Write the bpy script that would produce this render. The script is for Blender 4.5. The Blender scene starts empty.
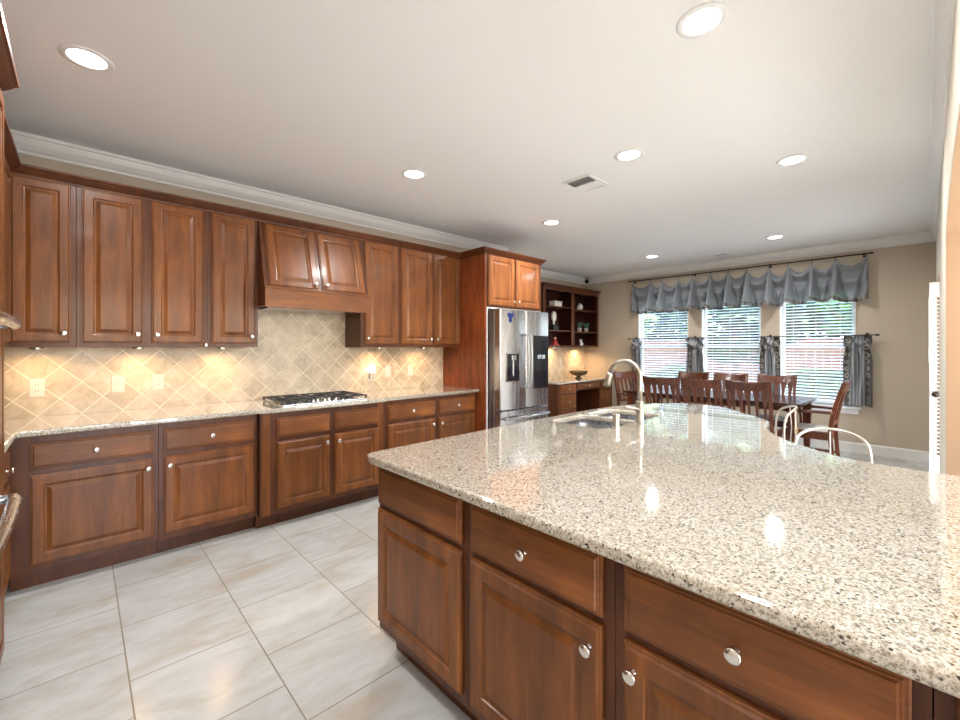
import bpy, bmesh, math, random
from mathutils import Vector, Matrix
random.seed(7)
PI = math.pi
S = bpy.context.scene
COL = S.collection
def R(d): return math.radians(d)

# ------------------------------------------------------------------ camera, world, sun, exposure
TH = math.atan2(447.5, 423.0)            # view direction, from +X towards +Y
cd = bpy.data.cameras.new('camera'); cam = bpy.data.objects.new('camera', cd); COL.objects.link(cam)
cam.location = (0, 0, 1.37); cam.rotation_euler = (PI/2, 0, TH - PI/2)
cd.sensor_width = 36; cd.lens = 423.0/960*36; cd.shift_y = -12.5/960; cd.clip_start = 0.02; cd.clip_end = 200
S.camera = cam
S.view_settings.view_transform = 'Standard'; S.view_settings.look = 'None'
S.view_settings.gamma = 1; S.view_settings.use_curve_mapping = False
S.view_settings.exposure = 0.84
W = bpy.data.worlds.new('world'); S.world = W; W.use_nodes = True
_n = W.node_tree.nodes; _bg = _n['Background']
_sky = _n.new('ShaderNodeTexSky'); _sky.sky_type = 'NISHITA'; _sky.sun_disc = False
_sky.sun_elevation = R(48); _sky.sun_rotation = R(200); _sky.dust_density = 2.5; _sky.air_density = 0.8
W.node_tree.links.new(_sky.outputs[0], _bg.inputs[0]); _bg.inputs[1].default_value = 1.5
sl = bpy.data.lights.new('sun', 'SUN'); sl.energy = 10.0; sl.angle = R(2); sl.color = (1, .96, .9)
so = bpy.data.objects.new('sun', sl); COL.objects.link(so); so.rotation_euler = (R(38), 0, R(-50) + PI*0)
so.rotation_euler = Vector((0.2, 0.72, -0.66)).to_track_quat('-Z', 'Y').to_euler()
CAN_W = 10.0      # watts per recessed ceiling lamp
PUCK_W = 1.0      # watts per under-cabinet lamp

# ------------------------------------------------------------------ helpers
def mat(name, col, rough=.5, metal=0, coat=0, spec=.5):
    m = bpy.data.materials.new(name); m.use_nodes = True
    b = m.node_tree.nodes['Principled BSDF']
    b.inputs['Base Color'].default_value = (*col, 1); b.inputs['Roughness'].default_value = rough
    b.inputs['Metallic'].default_value = metal; b.inputs['Coat Weight'].default_value = coat
    b.inputs['Coat Roughness'].default_value = .12; b.inputs['Specular IOR Level'].default_value = spec
    return m
def srgb(r, g, b):
    f = lambda c: (c/255/12.92) if c/255 <= .04045 else ((c/255+.055)/1.055)**2.4
    return (f(r), f(g), f(b))
def nd(m, t, **k):
    n = m.node_tree.nodes.new(t)
    for a, v in k.items(): setattr(n, a, v)
    return n
def lk(m, a, b): m.node_tree.links.new(a, b)
def bs(m): return m.node_tree.nodes['Principled BSDF']
def ramp(m, stops, interp='LINEAR'):
    r = nd(m, 'ShaderNodeValToRGB'); cr = r.color_ramp; cr.interpolation = interp
    while len(cr.elements) < len(stops): cr.elements.new(.5)
    for e, (p, c) in zip(cr.elements, stops): e.position = p; e.color = (*c, 1)
    return r
def coords(m, scale=(1, 1, 1), loc=(0, 0, 0), rot=(0, 0, 0), kind='Object'):
    tc = nd(m, 'ShaderNodeTexCoord'); mp = nd(m, 'ShaderNodeMapping')
    mp.inputs['Scale'].default_value = scale; mp.inputs['Location'].default_value = loc; mp.inputs['Rotation'].default_value = rot
    lk(m, tc.outputs[kind], mp.inputs[0]); return mp
def noise(m, vec, scale, detail=4, rough=.6, dist=0):
    n = nd(m, 'ShaderNodeTexNoise'); n.inputs['Scale'].default_value = scale; n.inputs['Detail'].default_value = detail
    n.inputs['Roughness'].default_value = rough; n.inputs['Distortion'].default_value = dist
    lk(m, vec, n.inputs['Vector']); return n
def mixc(m, fac, a, b, blend='MIX'):
    x = nd(m, 'ShaderNodeMix', data_type='RGBA', blend_type=blend)
    for s, v in ((0, fac), (6, a), (7, b)):
        if hasattr(v, 'default_value') or hasattr(v, 'links'): lk(m, v, x.inputs[s])
        elif isinstance(v, (int, float)): x.inputs[s].default_value = v
        else: x.inputs[s].default_value = (*v, 1)
    return x.outputs[2]
def bump(m, h, strength=.2, dist=.01):
    b = nd(m, 'ShaderNodeBump'); b.inputs['Strength'].default_value = strength; b.inputs['Distance'].default_value = dist
    lk(m, h, b.inputs['Height']); lk(m, b.outputs[0], bs(m).inputs['Normal'])

def wood(name, dark, mid, light, axis='z', rough=.36, coat=.08, sc=1.0):
    m = mat(name, mid, rough, coat=coat, spec=.34)
    s = {'z': (13, 13, 1.5), 'x': (1.5, 13, 13), 'y': (13, 1.5, 13)}[axis]
    mp = coords(m, tuple(v*sc for v in s)); n1 = noise(m, mp.outputs[0], 1.3, 10, .74, .4)
    mp2 = coords(m, (2.2, 2.2, 1.4)); n2 = noise(m, mp2.outputs[0], 1.7, 3, .55, .6)
    r1 = ramp(m, [(.30, dark), (.52, mid), (.74, light)]); lk(m, n1.outputs[0], r1.inputs[0])
    r2 = ramp(m, [(.3, (.78, .76, .74)), (.7, (1.16, 1.16, 1.16))]); lk(m, n2.outputs[0], r2.inputs[0])
    c = mixc(m, 1.0, r1.outputs[0], r2.outputs[0], 'MULTIPLY')
    oi = nd(m, 'ShaderNodeObjectInfo'); mr = nd(m, 'ShaderNodeMapRange')
    mr.inputs[3].default_value = .86; mr.inputs[4].default_value = 1.12; lk(m, oi.outputs['Random'], mr.inputs[0])
    hs = nd(m, 'ShaderNodeHueSaturation'); lk(m, c, hs.inputs['Color']); lk(m, mr.outputs[0], hs.inputs['Value'])
    lk(m, hs.outputs[0], bs(m).inputs['Base Color']); bump(m, n1.outputs[0], .05, .002)
    return m
WD, WM, WL = srgb(84, 48, 22), srgb(118, 69, 31), srgb(144, 90, 44)
WOODV = wood('cherry_wood_upright', WD, WM, WL, 'z')
WOODH = wood('cherry_wood_level', WD, WM, WL, 'x')
WOODF = wood('cherry_wood_frame', srgb(66, 35, 18), srgb(90, 49, 25), srgb(108, 61, 32), 'z')
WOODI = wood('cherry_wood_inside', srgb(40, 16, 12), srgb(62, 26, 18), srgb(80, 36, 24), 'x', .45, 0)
CHERRY = wood('dining_wood', srgb(64, 32, 20), srgb(100, 54, 34), srgb(124, 72, 46), 'z', .28, .4)
CHERRYT = wood('dining_wood_top', srgb(44, 26, 24), srgb(66, 42, 38), srgb(84, 54, 46), 'y', .24, .6)

def granite():
    m = mat('speckled_granite', (.6, .56, .48), .06, coat=.8, spec=.9); bs(m).inputs['Coat Roughness'].default_value = .03
    mp = coords(m, (1, 1, 1)); v = mp.outputs[0]
    n0 = noise(m, v, 5, 3, .6); n1 = noise(m, v, 130, 4, .75, .5); n2 = noise(m, v, 85, 3, .7, .8); n3 = noise(m, v, 190, 2, .8)
    base = ramp(m, [(.38, srgb(144, 134, 114)), (.47, srgb(188, 183, 171)), (.6, srgb(216, 214, 208))]); lk(m, n1.outputs[0], base.inputs[0])
    tan = mixc(m, n0.outputs[0], srgb(255, 255, 255), srgb(224, 206, 176)); c = mixc(m, .55, base.outputs[0], tan, 'MULTIPLY')
    g = ramp(m, [(.56, (0, 0, 0)), (.62, (1, 1, 1))]); lk(m, n2.outputs[0], g.inputs[0])
    c = mixc(m, g.outputs[0], c, srgb(140, 130, 112))
    vo = nd(m, 'ShaderNodeTexVoronoi'); vo.inputs['Scale'].default_value = 95; lk(m, v, vo.inputs['Vector'])
    dk = ramp(m, [(.22, (1, 1, 1)), (.34, (0, 0, 0))]); lk(m, vo.outputs['Distance'], dk.inputs[0])
    n4 = noise(m, v, 60, 2, .6); gate = ramp(m, [(.48, (0, 0, 0)), (.53, (1, 1, 1))]); lk(m, n4.outputs[0], gate.inputs[0])
    dd = mixc(m, 1.0, dk.outputs[0], gate.outputs[0], 'MULTIPLY')
    c = mixc(m, dd, c, srgb(50, 42, 36))
    dk3 = ramp(m, [(.60, (0, 0, 0)), (.66, (1, 1, 1))]); lk(m, n3.outputs[0], dk3.inputs[0])
    c = mixc(m, dk3.outputs[0], c, srgb(104, 92, 76))
    lk(m, c, bs(m).inputs['Base Color']); return m
GRAN = granite()

def floor_mat():
    m = mat('floor_tile', (.6, .6, .58), .22, spec=.5)
    tc = nd(m, 'ShaderNodeTexCoord'); sp = nd(m, 'ShaderNodeSeparateXYZ'); lk(m, tc.outputs['Object'], sp.inputs[0])
    ax = nd(m, 'ShaderNodeMath', operation='SUBTRACT'); lk(m, sp.outputs[0], ax.inputs[0]); ax.inputs[1].default_value = .147 - .4572*20
    ay = nd(m, 'ShaderNodeMath', operation='SUBTRACT'); lk(m, sp.outputs[1], ay.inputs[0]); ay.inputs[1].default_value = 2.476 - .4572*20
    cb = nd(m, 'ShaderNodeCombineXYZ'); lk(m, ay.outputs[0], cb.inputs[0]); lk(m, ax.outputs[0], cb.inputs[1])
    br = nd(m, 'ShaderNodeTexBrick'); br.offset = .5; br.offset_frequency = 2; br.squash = 1
    lk(m, cb.outputs[0], br.inputs['Vector'])
    br.inputs['Scale'].default_value = 1; br.inputs['Mortar Size'].default_value = .0028; br.inputs['Mortar Smooth'].default_value = .1
    br.inputs['Brick Width'].default_value = .4572; br.inputs['Row Height'].default_value = .4572
    br.inputs['Color1'].default_value = (.93, .93, .93, 1); br.inputs['Color2'].default_value = (1.05, 1.05, 1.05, 1); br.inputs['Bias'].default_value = 0
    mp = coords(m, (1.0, 2.4, 1)); n = noise(m, mp.outputs[0], 2.2, 5, .62, .8); n2 = noise(m, mp.outputs[0], 9, 5, .7, .4)
    r = ramp(m, [(.32, srgb(184, 177, 164)), (.45, srgb(190, 191, 187)), (.62, srgb(200, 202, 201))]); lk(m, n.outputs[0], r.inputs[0])
    r2 = ramp(m, [(.3, (.93, .925, .91)), (.7, (1.03, 1.03, 1.03))]); lk(m, n2.outputs[0], r2.inputs[0])
    c = mixc(m, 1.0, r.outputs[0], r2.outputs[0], 'MULTIPLY'); c = mixc(m, 1.0, c, br.outputs['Color'], 'MULTIPLY')
    c = mixc(m, br.outputs['Fac'], c, srgb(140, 128, 108)); lk(m, c, bs(m).inputs['Base Color'])
    rr = ramp(m, [(0, (.2, .2, .2)), (1, (.7, .7, .7))]); lk(m, br.outputs['Fac'], rr.inputs[0]); lk(m, rr.outputs[0], bs(m).inputs['Roughness'])
    inv = nd(m, 'ShaderNodeMath', operation='SUBTRACT'); inv.inputs[0].default_value = 1; lk(m, br.outputs['Fac'], inv.inputs[1]); bump(m, inv.outputs[0], .5, .003)
    return m
def splash_mat(name='splash_tile', x0=-.205, z0=.917, P=.2155):
    m = mat(name, (.6, .5, .38), .3)
    mp = coords(m, (1, 1, 1), (0, 0, 0)); sp = nd(m, 'ShaderNodeSeparateXYZ'); lk(m, mp.outputs[0], sp.inputs[0])
    a = nd(m, 'ShaderNodeMath', operation='ADD'); a.inputs[1].default_value = -x0 + 10*P; lk(m, sp.outputs[0], a.inputs[0])
    b = nd(m, 'ShaderNodeMath', operation='ADD'); b.inputs[1].default_value = -z0; lk(m, sp.outputs[2], b.inputs[0])
    u = nd(m, 'ShaderNodeMath', operation='ADD'); lk(m, a.outputs[0], u.inputs[0]); lk(m, b.outputs[0], u.inputs[1])
    w = nd(m, 'ShaderNodeMath', operation='SUBTRACT'); lk(m, a.outputs[0], w.inputs[0]); lk(m, b.outputs[0], w.inputs[1])
    w2 = nd(m, 'ShaderNodeMath', operation='ADD'); w2.inputs[1].default_value = 10*P; lk(m, w.outputs[0], w2.inputs[0])
    cb = nd(m, 'ShaderNodeCombineXYZ'); lk(m, u.outputs[0], cb.inputs[0]); lk(m, w2.outputs[0], cb.inputs[1])
    br = nd(m, 'ShaderNodeTexBrick'); br.offset = 0; br.squash = 1; lk(m, cb.outputs[0], br.inputs['Vector'])
    br.inputs['Scale'].default_value = 1; br.inputs['Mortar Size'].default_value = .006; br.inputs['Mortar Smooth'].default_value = .3
    br.inputs['Brick Width'].default_value = P; br.inputs['Row Height'].default_value = P
    br.inputs['Color1'].default_value = (.88, .88, .88, 1); br.inputs['Color2'].default_value = (1.08, 1.08, 1.08, 1)
    n = noise(m, mp.outputs[0], 9, 6, .65, .6)
    r = ramp(m, [(.3, srgb(166, 149, 124)), (.5, srgb(194, 178, 153)), (.68, srgb(212, 199, 178))]); lk(m, n.outputs[0], r.inputs[0])
    c = mixc(m, 1.0, r.outputs[0], br.outputs['Color'], 'MULTIPLY'); c = mixc(m, br.outputs['Fac'], c, srgb(228, 217, 198))
    lk(m, c, bs(m).inputs['Base Color'])
    inv = nd(m, 'ShaderNodeMath', operation='SUBTRACT'); inv.inputs[0].default_value = 1; lk(m, br.outputs['Fac'], inv.inputs[1]); bump(m, inv.outputs[0], .6, .004)
    return m
def plaster(name, col, sc=60, st=.08):
    m = mat(name, col, .75, spec=.25); mp = coords(m); n = noise(m, mp.outputs[0], sc, 3, .6); bump(m, n.outputs[0], st, .003); return m
BEIGE = plaster('beige_wall_paint', srgb(192, 180, 162)); CEIL = plaster('white_ceiling_paint', srgb(240, 241, 241), 90, .1)
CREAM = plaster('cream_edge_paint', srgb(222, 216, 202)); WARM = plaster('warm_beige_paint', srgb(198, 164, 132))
TRIM = mat('white_trim_paint', srgb(230, 229, 225), .35); TRIMW = mat('white_window_paint', srgb(240, 242, 243), .35)
FLOORM = floor_mat(); SPLASH = splash_mat()
def steel_mat(name, col, rough, streak=True):
    m = mat(name, col, rough, 1)
    if streak:
        mp = coords(m, (14, 14, .6)); n = noise(m, mp.outputs[0], 2, 2, .5); r = ramp(m, [(.3, (rough*.8,)*3), (.7, (rough*1.25,)*3)])
        lk(m, n.outputs[0], r.inputs[0]); lk(m, r.outputs[0], bs(m).inputs['Roughness'])
    return m
STEEL = steel_mat('brushed_steel', (.55, .56, .58), .24); NICKEL = steel_mat('satin_nickel', (.72, .69, .64), .22, False)
HSTEEL = mat('handle_steel', (.42, .42, .43), .28, 1); CHROME = mat('polished_metal', (.8, .8, .8), .1, 1); DSTEEL = steel_mat('grey_side_panel', (.26, .24, .23), .3)
FAUCETM = steel_mat('brushed_nickel', (.46, .43, .37), .32, False)
BLACK = mat('black_iron', (.015, .015, .016), .45); BGLOSS = mat('black_glass', (.012, .014, .02), .06, coat=.5)
WHITEP = mat('white_plastic', srgb(212, 207, 196), .35); BRONZE = mat('dark_bronze_rod', (.05, .032, .024), .4, .6)
DARK = mat('dark_slot', (.02, .02, .02), .7); PALE = mat('pale_silver_metal', srgb(196, 190, 180), .3, .5)
CUSH = mat('pale_seat_fabric', srgb(196, 194, 190), .8); GILT = mat('gilded_leaf', srgb(190, 160, 110), .35, .8)
def emis(name, col, st):
    m = mat(name, col, .5); b = bs(m); b.inputs['Emission Color'].default_value = (*col, 1); b.inputs['Emission Strength'].default_value = st; return m
LAMP = emis('lamp_lens', (1, .97, .92), 9); SCREENTXT = emis('screen_digits', (.8, .9, 1), .12); NIGHT = emis('night_light_glow', (1, .86, .82), 3.0)

def root_obj(name, label, cat, loc=(0, 0, 0), rz=0, group=None):
    o = bpy.data.objects.new(name, None); COL.objects.link(o); o.location = loc; o.rotation_euler = (0, 0, rz)
    o.empty_display_size = .05; o['label'] = label; o['category'] = cat
    if group: o['group'] = group
    return o
def tag(o, label, cat, group=None, kind=None):
    if label: o['label'] = label
    if cat: o['category'] = cat
    if group: o['group'] = group
    if kind: o['kind'] = kind
    return o
def link(name, me, m, parent=None, loc=(0, 0, 0), rot=(0, 0, 0), smooth=False):
    o = bpy.data.objects.new(name, me); COL.objects.link(o)
    if m is not None and not me.materials: me.materials.append(m)
    o.parent = parent; o.location = loc; o.rotation_euler = rot
    if smooth:
        for p in me.polygons: p.use_smooth = True
    return o
def obj(name, bm, m, parent=None, loc=(0, 0, 0), rot=(0, 0, 0), smooth=False, bevel=0, seg=2):
    bmesh.ops.recalc_face_normals(bm, faces=bm.faces)
    me = bpy.data.meshes.new(name); bm.to_mesh(me); bm.free()
    o = link(name, me, m, parent, loc, rot, smooth)
    if bevel:
        md = o.modifiers.new('bev', 'BEVEL'); md.width = bevel; md.segments = seg; md.limit_method = 'ANGLE'; md.angle_limit = R(40)
        if smooth is None: pass
    return o
def box(bm, x0, x1, y0, y1, z0, z1, M=None):
    vs = [bm.verts.new((x, y, z)) for x in (x0, x1) for y in (y0, y1) for z in (z0, z1)]
    for f in ((0, 1, 3, 2), (4, 6, 7, 5), (0, 4, 5, 1), (2, 3, 7, 6), (0, 2, 6, 4), (1, 5, 7, 3)): bm.faces.new([vs[i] for i in f])
    if M is not None: bmesh.ops.transform(bm, matrix=M, verts=vs)
    return vs
def B(*boxes):
    bm = bmesh.new()
    for b in boxes: box(bm, *b)
    return bm
def lathe(prof, n=24, bm=None, M=None, sx=1, sy=1):
    bm = bm or bmesh.new(); rings = []; new = []
    for r, z in prof:
        if r < 1e-6: v = bm.verts.new((0, 0, z)); rings.append([v]); new.append(v)
        else:
            rg = [bm.verts.new((r*sx*math.cos(2*PI*i/n), r*sy*math.sin(2*PI*i/n), z)) for i in range(n)]; rings.append(rg); new += rg
    for a, b in zip(rings, rings[1:]):
        for i in range(n):
            j = (i+1) % n
            if len(a) == 1 and len(b) == 1: continue
            if len(a) == 1: bm.faces.new((a[0], b[i], b[j]))
            elif len(b) == 1: bm.faces.new((a[i], a[j], b[0]))
            else: bm.faces.new((a[i], a[j], b[j], b[i]))
    if M is not None: bmesh.ops.transform(bm, matrix=M, verts=new)
    return bm
def tube(pts, rad, n=10, bm=None, closed=False, cap=True):
    bm = bm or bmesh.new(); P = [Vector(p) for p in pts]; N = len(P)
    rads = rad if isinstance(rad, (list, tuple)) else [rad]*N
    rings = []; up = None
    for i, p in enumerate(P):
        if closed: t = (P[(i+1) % N]-P[i-1]).normalized()
        else: t = (P[min(i+1, N-1)]-P[max(i-1, 0)]).normalized()
        if up is None: up = t.orthogonal().normalized()
        up = (up - t*up.dot(t)); up = up.normalized() if up.length > 1e-6 else t.orthogonal().normalized()
        s = t.cross(up)
        rings.append([bm.verts.new(p + (up*math.cos(2*PI*k/n)+s*math.sin(2*PI*k/n))*rads[i]) for k in range(n)])
    for i in range(N if closed else N-1):
        a, b = rings[i], rings[(i+1) % N]
        for k in range(n): bm.faces.new((a[k], a[(k+1) % n], b[(k+1) % n], b[k]))
    if cap and not closed: bm.faces.new(rings[0][::-1]); bm.faces.new(rings[-1])
    return bm
def sweep(path, prof, bm=None, caps=True):
    """profile [(out, z)] swept along a 2D path; out is measured to the right of travel, corners mitred"""
    bm = bm or bmesh.new(); P = [Vector(p) for p in path]; rings = []
    for i, p in enumerate(P):
        ns = []
        if i > 0: d = (P[i]-P[i-1]).normalized(); ns.append(Vector((d.y, -d.x)))
        if i < len(P)-1: d = (P[i+1]-P[i]).normalized(); ns.append(Vector((d.y, -d.x)))
        n = ns[0] if len(ns) == 1 else (ns[0]+ns[1]) / (1+ns[0].dot(ns[1]))
        rings.append([bm.verts.new((p.x+n.x*o, p.y+n.y*o, z)) for o, z in prof])
    k = len(prof)
    for a, b in zip(rings, rings[1:]):
        for j in range(k): bm.faces.new((a[j], a[(j+1) % k], b[(j+1) % k], b[j]))
    if caps: bm.faces.new(rings[0]); bm.faces.new(rings[-1][::-1])
    return bm
def grid(nu, nv, fn, bm=None):
    bm = bm or bmesh.new(); g = [[bm.verts.new(fn(i/nu, j/nv)) for j in range(nv+1)] for i in range(nu+1)]
    for i in range(nu):
        for j in range(nv): bm.faces.new((g[i][j], g[i+1][j], g[i+1][j+1], g[i][j+1]))
    return bm
def slab(outline, holes, z0, z1, bev=.01):
    """flat slab with rounded edges and holes, from 2D outlines"""
    cu = bpy.data.curves.new('slab', 'CURVE'); cu.dimensions = '2D'; cu.fill_mode = 'BOTH'
    for pts in [outline]+list(holes):
        sp = cu.splines.new('POLY'); sp.points.add(len(pts)-1); sp.use_cyclic_u = True
        for q, (x, y) in zip(sp.points, pts): q.co = (x, y, 0, 1)
    cu.extrude = (z1-z0)/2-bev; cu.bevel_depth = bev; cu.bevel_resolution = 3; cu.offset = -bev
    o = bpy.data.objects.new('slab', cu); o.location = (0, 0, 0); COL.objects.link(o)
    bpy.context.view_layer.update()
    me = bpy.data.meshes.new_from_object(o.evaluated_get(bpy.context.evaluated_depsgraph_get()))
    bpy.data.objects.remove(o); bpy.data.curves.remove(cu)
    me.transform(Matrix.Translation((0, 0, (z0+z1)/2))); me.materials.clear(); return me
def rrect(x0, x1, y0, y1, r, n=5):
    out = []
    for cx, cy, a in ((x1-r, y1-r, 0), (x0+r, y1-r, 90), (x0+r, y0+r, 180), (x1-r, y0+r, 270)):
        for i in range(n+1): t = R(a+90*i/n); out.append((cx+r*math.cos(t), cy+r*math.sin(t)))
    return out
def catmull(pts, n=6):
    out = []
    for i in range(len(pts)-1):
        p0, p1, p2, p3 = [Vector(pts[max(0, min(len(pts)-1, i+k))]) for k in (-1, 0, 1, 2)]
        for j in range(n):
            t = j/n; out.append(.5*((2*p1)+(-p0+p2)*t+(2*p0-5*p1+4*p2-p3)*t*t+(-p0+3*p1-3*p2+p3)*t**3))
    out.append(Vector(pts[-1])); return out
def struct(name, bm, m, **k):
    o = obj(name, bm, m, **k); o['kind'] = 'structure'; return o

# ------------------------------------------------------------------ room shell
H = 2.74; WX = 7.35; YB = 4.03; YN = 4.70; YR = -.07; XJ = 4.20; XL = -.90; YF = -3.6
struct('floor', B((XL-.2, WX+.2, YF-.2, YN+.2, -.12, 0)), FLOORM)
struct('ceiling', B((XL-.2, WX+.2, YF-.2, YN+.2, H, H+.12)), CEIL)
struct('wall_back', B((XL-.15, XJ, YB, YB+.15, 0, H), (XJ-.15, XJ, YB+.15, YN+.15, 0, H)), BEIGE)
struct('wall_nook', B((XJ, WX+.15, YN, YN+.15, 0, H)), BEIGE)
struct('wall_left', B((XL-.15, XL, YF-.15, YB, 0, H)), BEIGE)
WIN = [(2.733, 3.600), (1.700, 2.527), (.644, 1.468)]; WZ0, WZ1 = .60, 2.16
bx = [(WX, WX+.15, YF-.15, YN, 0, WZ0), (WX, WX+.15, YF-.15, YN, WZ1, H), (WX, WX+.15, WIN[0][1], YN, WZ0, WZ1),
      (WX, WX+.15, WIN[1][1], WIN[0][0], WZ0, WZ1), (WX, WX+.15, WIN[2][1], WIN[1][0], WZ0, WZ1), (WX, WX+.15, YF-.15, WIN[2][0], WZ0, WZ1)]
struct('wall_window', B(*bx), BEIGE)
# next room's unseen outer wall; three tall openings added to let daylight in
op = [(-.3, 1.5), (2.2, 4.0), (4.7, 6.5)]; xs = [XL] + [v for p in op for v in p] + [WX]
struct('wall_front', B(*([(xs[i], xs[i+1], YF-.15, YF, 0, H) for i in range(0, 8, 2)] + [(a, b, YF-.15, YF, 2.35, H) for a, b in op] + [(a, b, YF-.15, YF, 0, .25) for a, b in op])), BEIGE)
# right wall with the wide arch over the end of the island and, further on, a doorway
AC, AS, AZ, AR = 2.10, 1.54, 1.97, .19
ol = [(.42, 0), (AC-AS, 0), (AC-AS, AZ)] + [(AC-AS*math.cos(PI*i/28), AZ+AR*math.sin(PI*i/28)) for i in range(1, 28)] + [(AC+AS, AZ), (AC+AS, 0), (5.35, 0), (5.35, 2.08), (6.34, 2.08), (6.34, 0), (WX, 0), (WX, H), (.42, H)]
me = slab(ol, [], 0, .16, .006); me.transform(Matrix.Translation((0, YR, 0)) @ Matrix.Rotation(PI/2, 4, 'X') @ Matrix.Translation((0, 0, 0)))
wr = link('wall_right', me, CREAM); wr['kind'] = 'structure'
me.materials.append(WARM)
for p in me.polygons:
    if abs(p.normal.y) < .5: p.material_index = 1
CROWN = [(0, H), (0, H-.115), (.014, H-.115), (.016, H-.098), (.028, H-.088), (.050, H-.060), (.062, H-.034), (.066, H-.022), (.078, H-.018), (.080, H)]
struct('trim_1', sweep([(XL, YF), (XL, YB), (XJ, YB), (XJ, YN), (WX, YN), (WX, YR)], CROWN), TRIM)
struct('trim_2', sweep([(WX, YR), (.42, YR)], [(o*.78, z) for o, z in CROWN]), TRIMW)
BASE = [(0, 0), (0, .13), (.008, .13), (.014, .115), (.015, 0)]
struct('baseboard_window', sweep([(WX, YN), (WX, YR)], BASE), TRIM)
struct('baseboard_nook', sweep([(XJ, YN), (5.6, YN)], BASE), TRIM)
struct('baseboard_right', sweep([(WX, YR), (6.36, YR)], BASE), TRIM)

# ------------------------------------------------------------------ outside
GRASS = mat('lawn_green', srgb(110, 150, 70), .9)
_mp = coords(GRASS); _nn = noise(GRASS, _mp.outputs[0], 3, 5); _r = ramp(GRASS, [(.3, srgb(52, 84, 36)), (.7, srgb(100, 132, 66))]); lk(GRASS, _nn.outputs[0], _r.inputs[0]); lk(GRASS, _r.outputs[0], bs(GRASS).inputs['Base Color'])
struct('ground', B((WX+.2, 30, -14, 18, -.35, -.2)), GRASS)
struct('bounce_ground', B((-8, WX+.15, -14, YF-.2, -.30, -.12)), mat('pale_bounce_surface', srgb(214, 210, 202), .9))  # unseen pale ground, added to bounce sunlight up onto the ceiling
FENCE = wood('garden_fence_wood', srgb(84, 58, 54), srgb(116, 84, 78), srgb(140, 106, 98), 'z', .8, 0)
fr = root_obj('garden_fence', 'reddish-brown board fence across the garden behind the window blinds', 'fence', (15.2, 2, -.2))
bm = bmesh.new()
for i in range(74): box(bm, 0, .02, -7+i*.19, -7+i*.19+.18, 0, 1.8+.01*(i % 3))
obj('board_panel', bm, FENCE, fr); obj('rail', B((.02, .06, -7, 7.1, .3, .38)), FENCE, fr); obj('rail', B((.02, .06, -7, 7.1, 1.5, 1.58)), FENCE, fr)
def leafm(name, a, b):
    m = mat(name, a, .6); mp = coords(m); n = noise(m, mp.outputs[0], 6, 5); r = ramp(m, [(.35, a), (.65, b)]); lk(m, n.outputs[0], r.inputs[0]); lk(m, r.outputs[0], bs(m).inputs['Base Color']); return m
LF1 = leafm('tree_leaf', srgb(52, 86, 44), srgb(110, 146, 80)); LF2 = leafm('dark_leaf', srgb(26, 48, 28), srgb(64, 94, 54))
def leafcloud(n, rx, ry, rz, size, seed):
    rnd = random.Random(seed); bm = bmesh.new()
    for i in range(n):
        d = Vector((rnd.gauss(0, 1), rnd.gauss(0, 1), rnd.gauss(0, 1))).normalized()*rnd.uniform(.55, 1)
        c = Vector((d.x*rx, d.y*ry, d.z*rz)); s = size*rnd.uniform(.6, 1.3)
        q = Matrix.Rotation(rnd.uniform(0, 6.3), 3, 'Z') @ Matrix.Rotation(rnd.uniform(0, 3), 3, 'X')
        vs = [bm.verts.new(c + q @ Vector(v)*s) for v in ((-1, 0, 0), (0, -.45, .15), (1.1, 0, 0), (0, .45, .15))]; bm.faces.new(vs)
    return bm
for k, (x, y, z, rx, ry, rz, mt, lab) in enumerate([
        (12.4, 0.2, 2.6, 1.3, 1.7, 1.5, LF1, 'light green leafy tree outside the window nearest the table corner'),
        (13.0, 3.6, 2.3, 1.2, 1.5, 1.2, LF2, 'dark green tree outside behind the middle window blind'),
        (13.2, 7.6, 2.8, 1.2, 1.7, 1.3, LF1, 'green tree outside beyond the window next to the desk')]):
    t = root_obj('garden_tree', lab, 'tree', (x, y, -.2), 0, None)
    obj('foliage', leafcloud(1500, rx, ry, rz, .16, k), mt, t, (0, 0, z)); obj('trunk', tube([(0, 0, 0), (.05, 0, 1), (0, .05, 2.2)], [.12, .09, .06]), FENCE, t)
for k, (x, y, z, lab) in enumerate([(20.2, -3.0, 3.9, 'broad tree behind the fence, beyond the bare-wall window end'), (17.2, .3, 3.2, 'broad dark tree behind the fence, seen through the leafy window'),
        (20.4, 4.2, 3.9, 'broad dark tree behind the fence, seen through the middle window'), (17.3, 8.2, 3.0, 'broad tree behind the fence, seen through the desk-side window'), (20.2, 12.0, 3.6, 'broad tree behind the fence, past the desk-side window')]):
    t = root_obj('garden_tree', lab, 'tree', (x, y, -.2)); obj('foliage', leafcloud(3000, 1.3, 2.5, 2.6, .25, 40+k), LF2, t, (0, 0, z)); obj('trunk', tube([(0, 0, 0), (.05, 0, 1.5), (0, .05, 3)], [.18, .14, .09]), FENCE, t)
for k, (x, y, lab) in enumerate([(12.6, 1.7, 'low round bush by the fence below the middle window'), (12.2, 4.9, 'low round bush by the fence outside the desk-side window'), (12.0, -1.6, 'low round bush by the fence beside the light green tree')]):
    tag(obj('garden_bush', leafcloud(900, .5, .9, .6, .12, 20+k), LF2 if k else LF1, None, (x, y, .3)), lab, 'bush')

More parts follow.
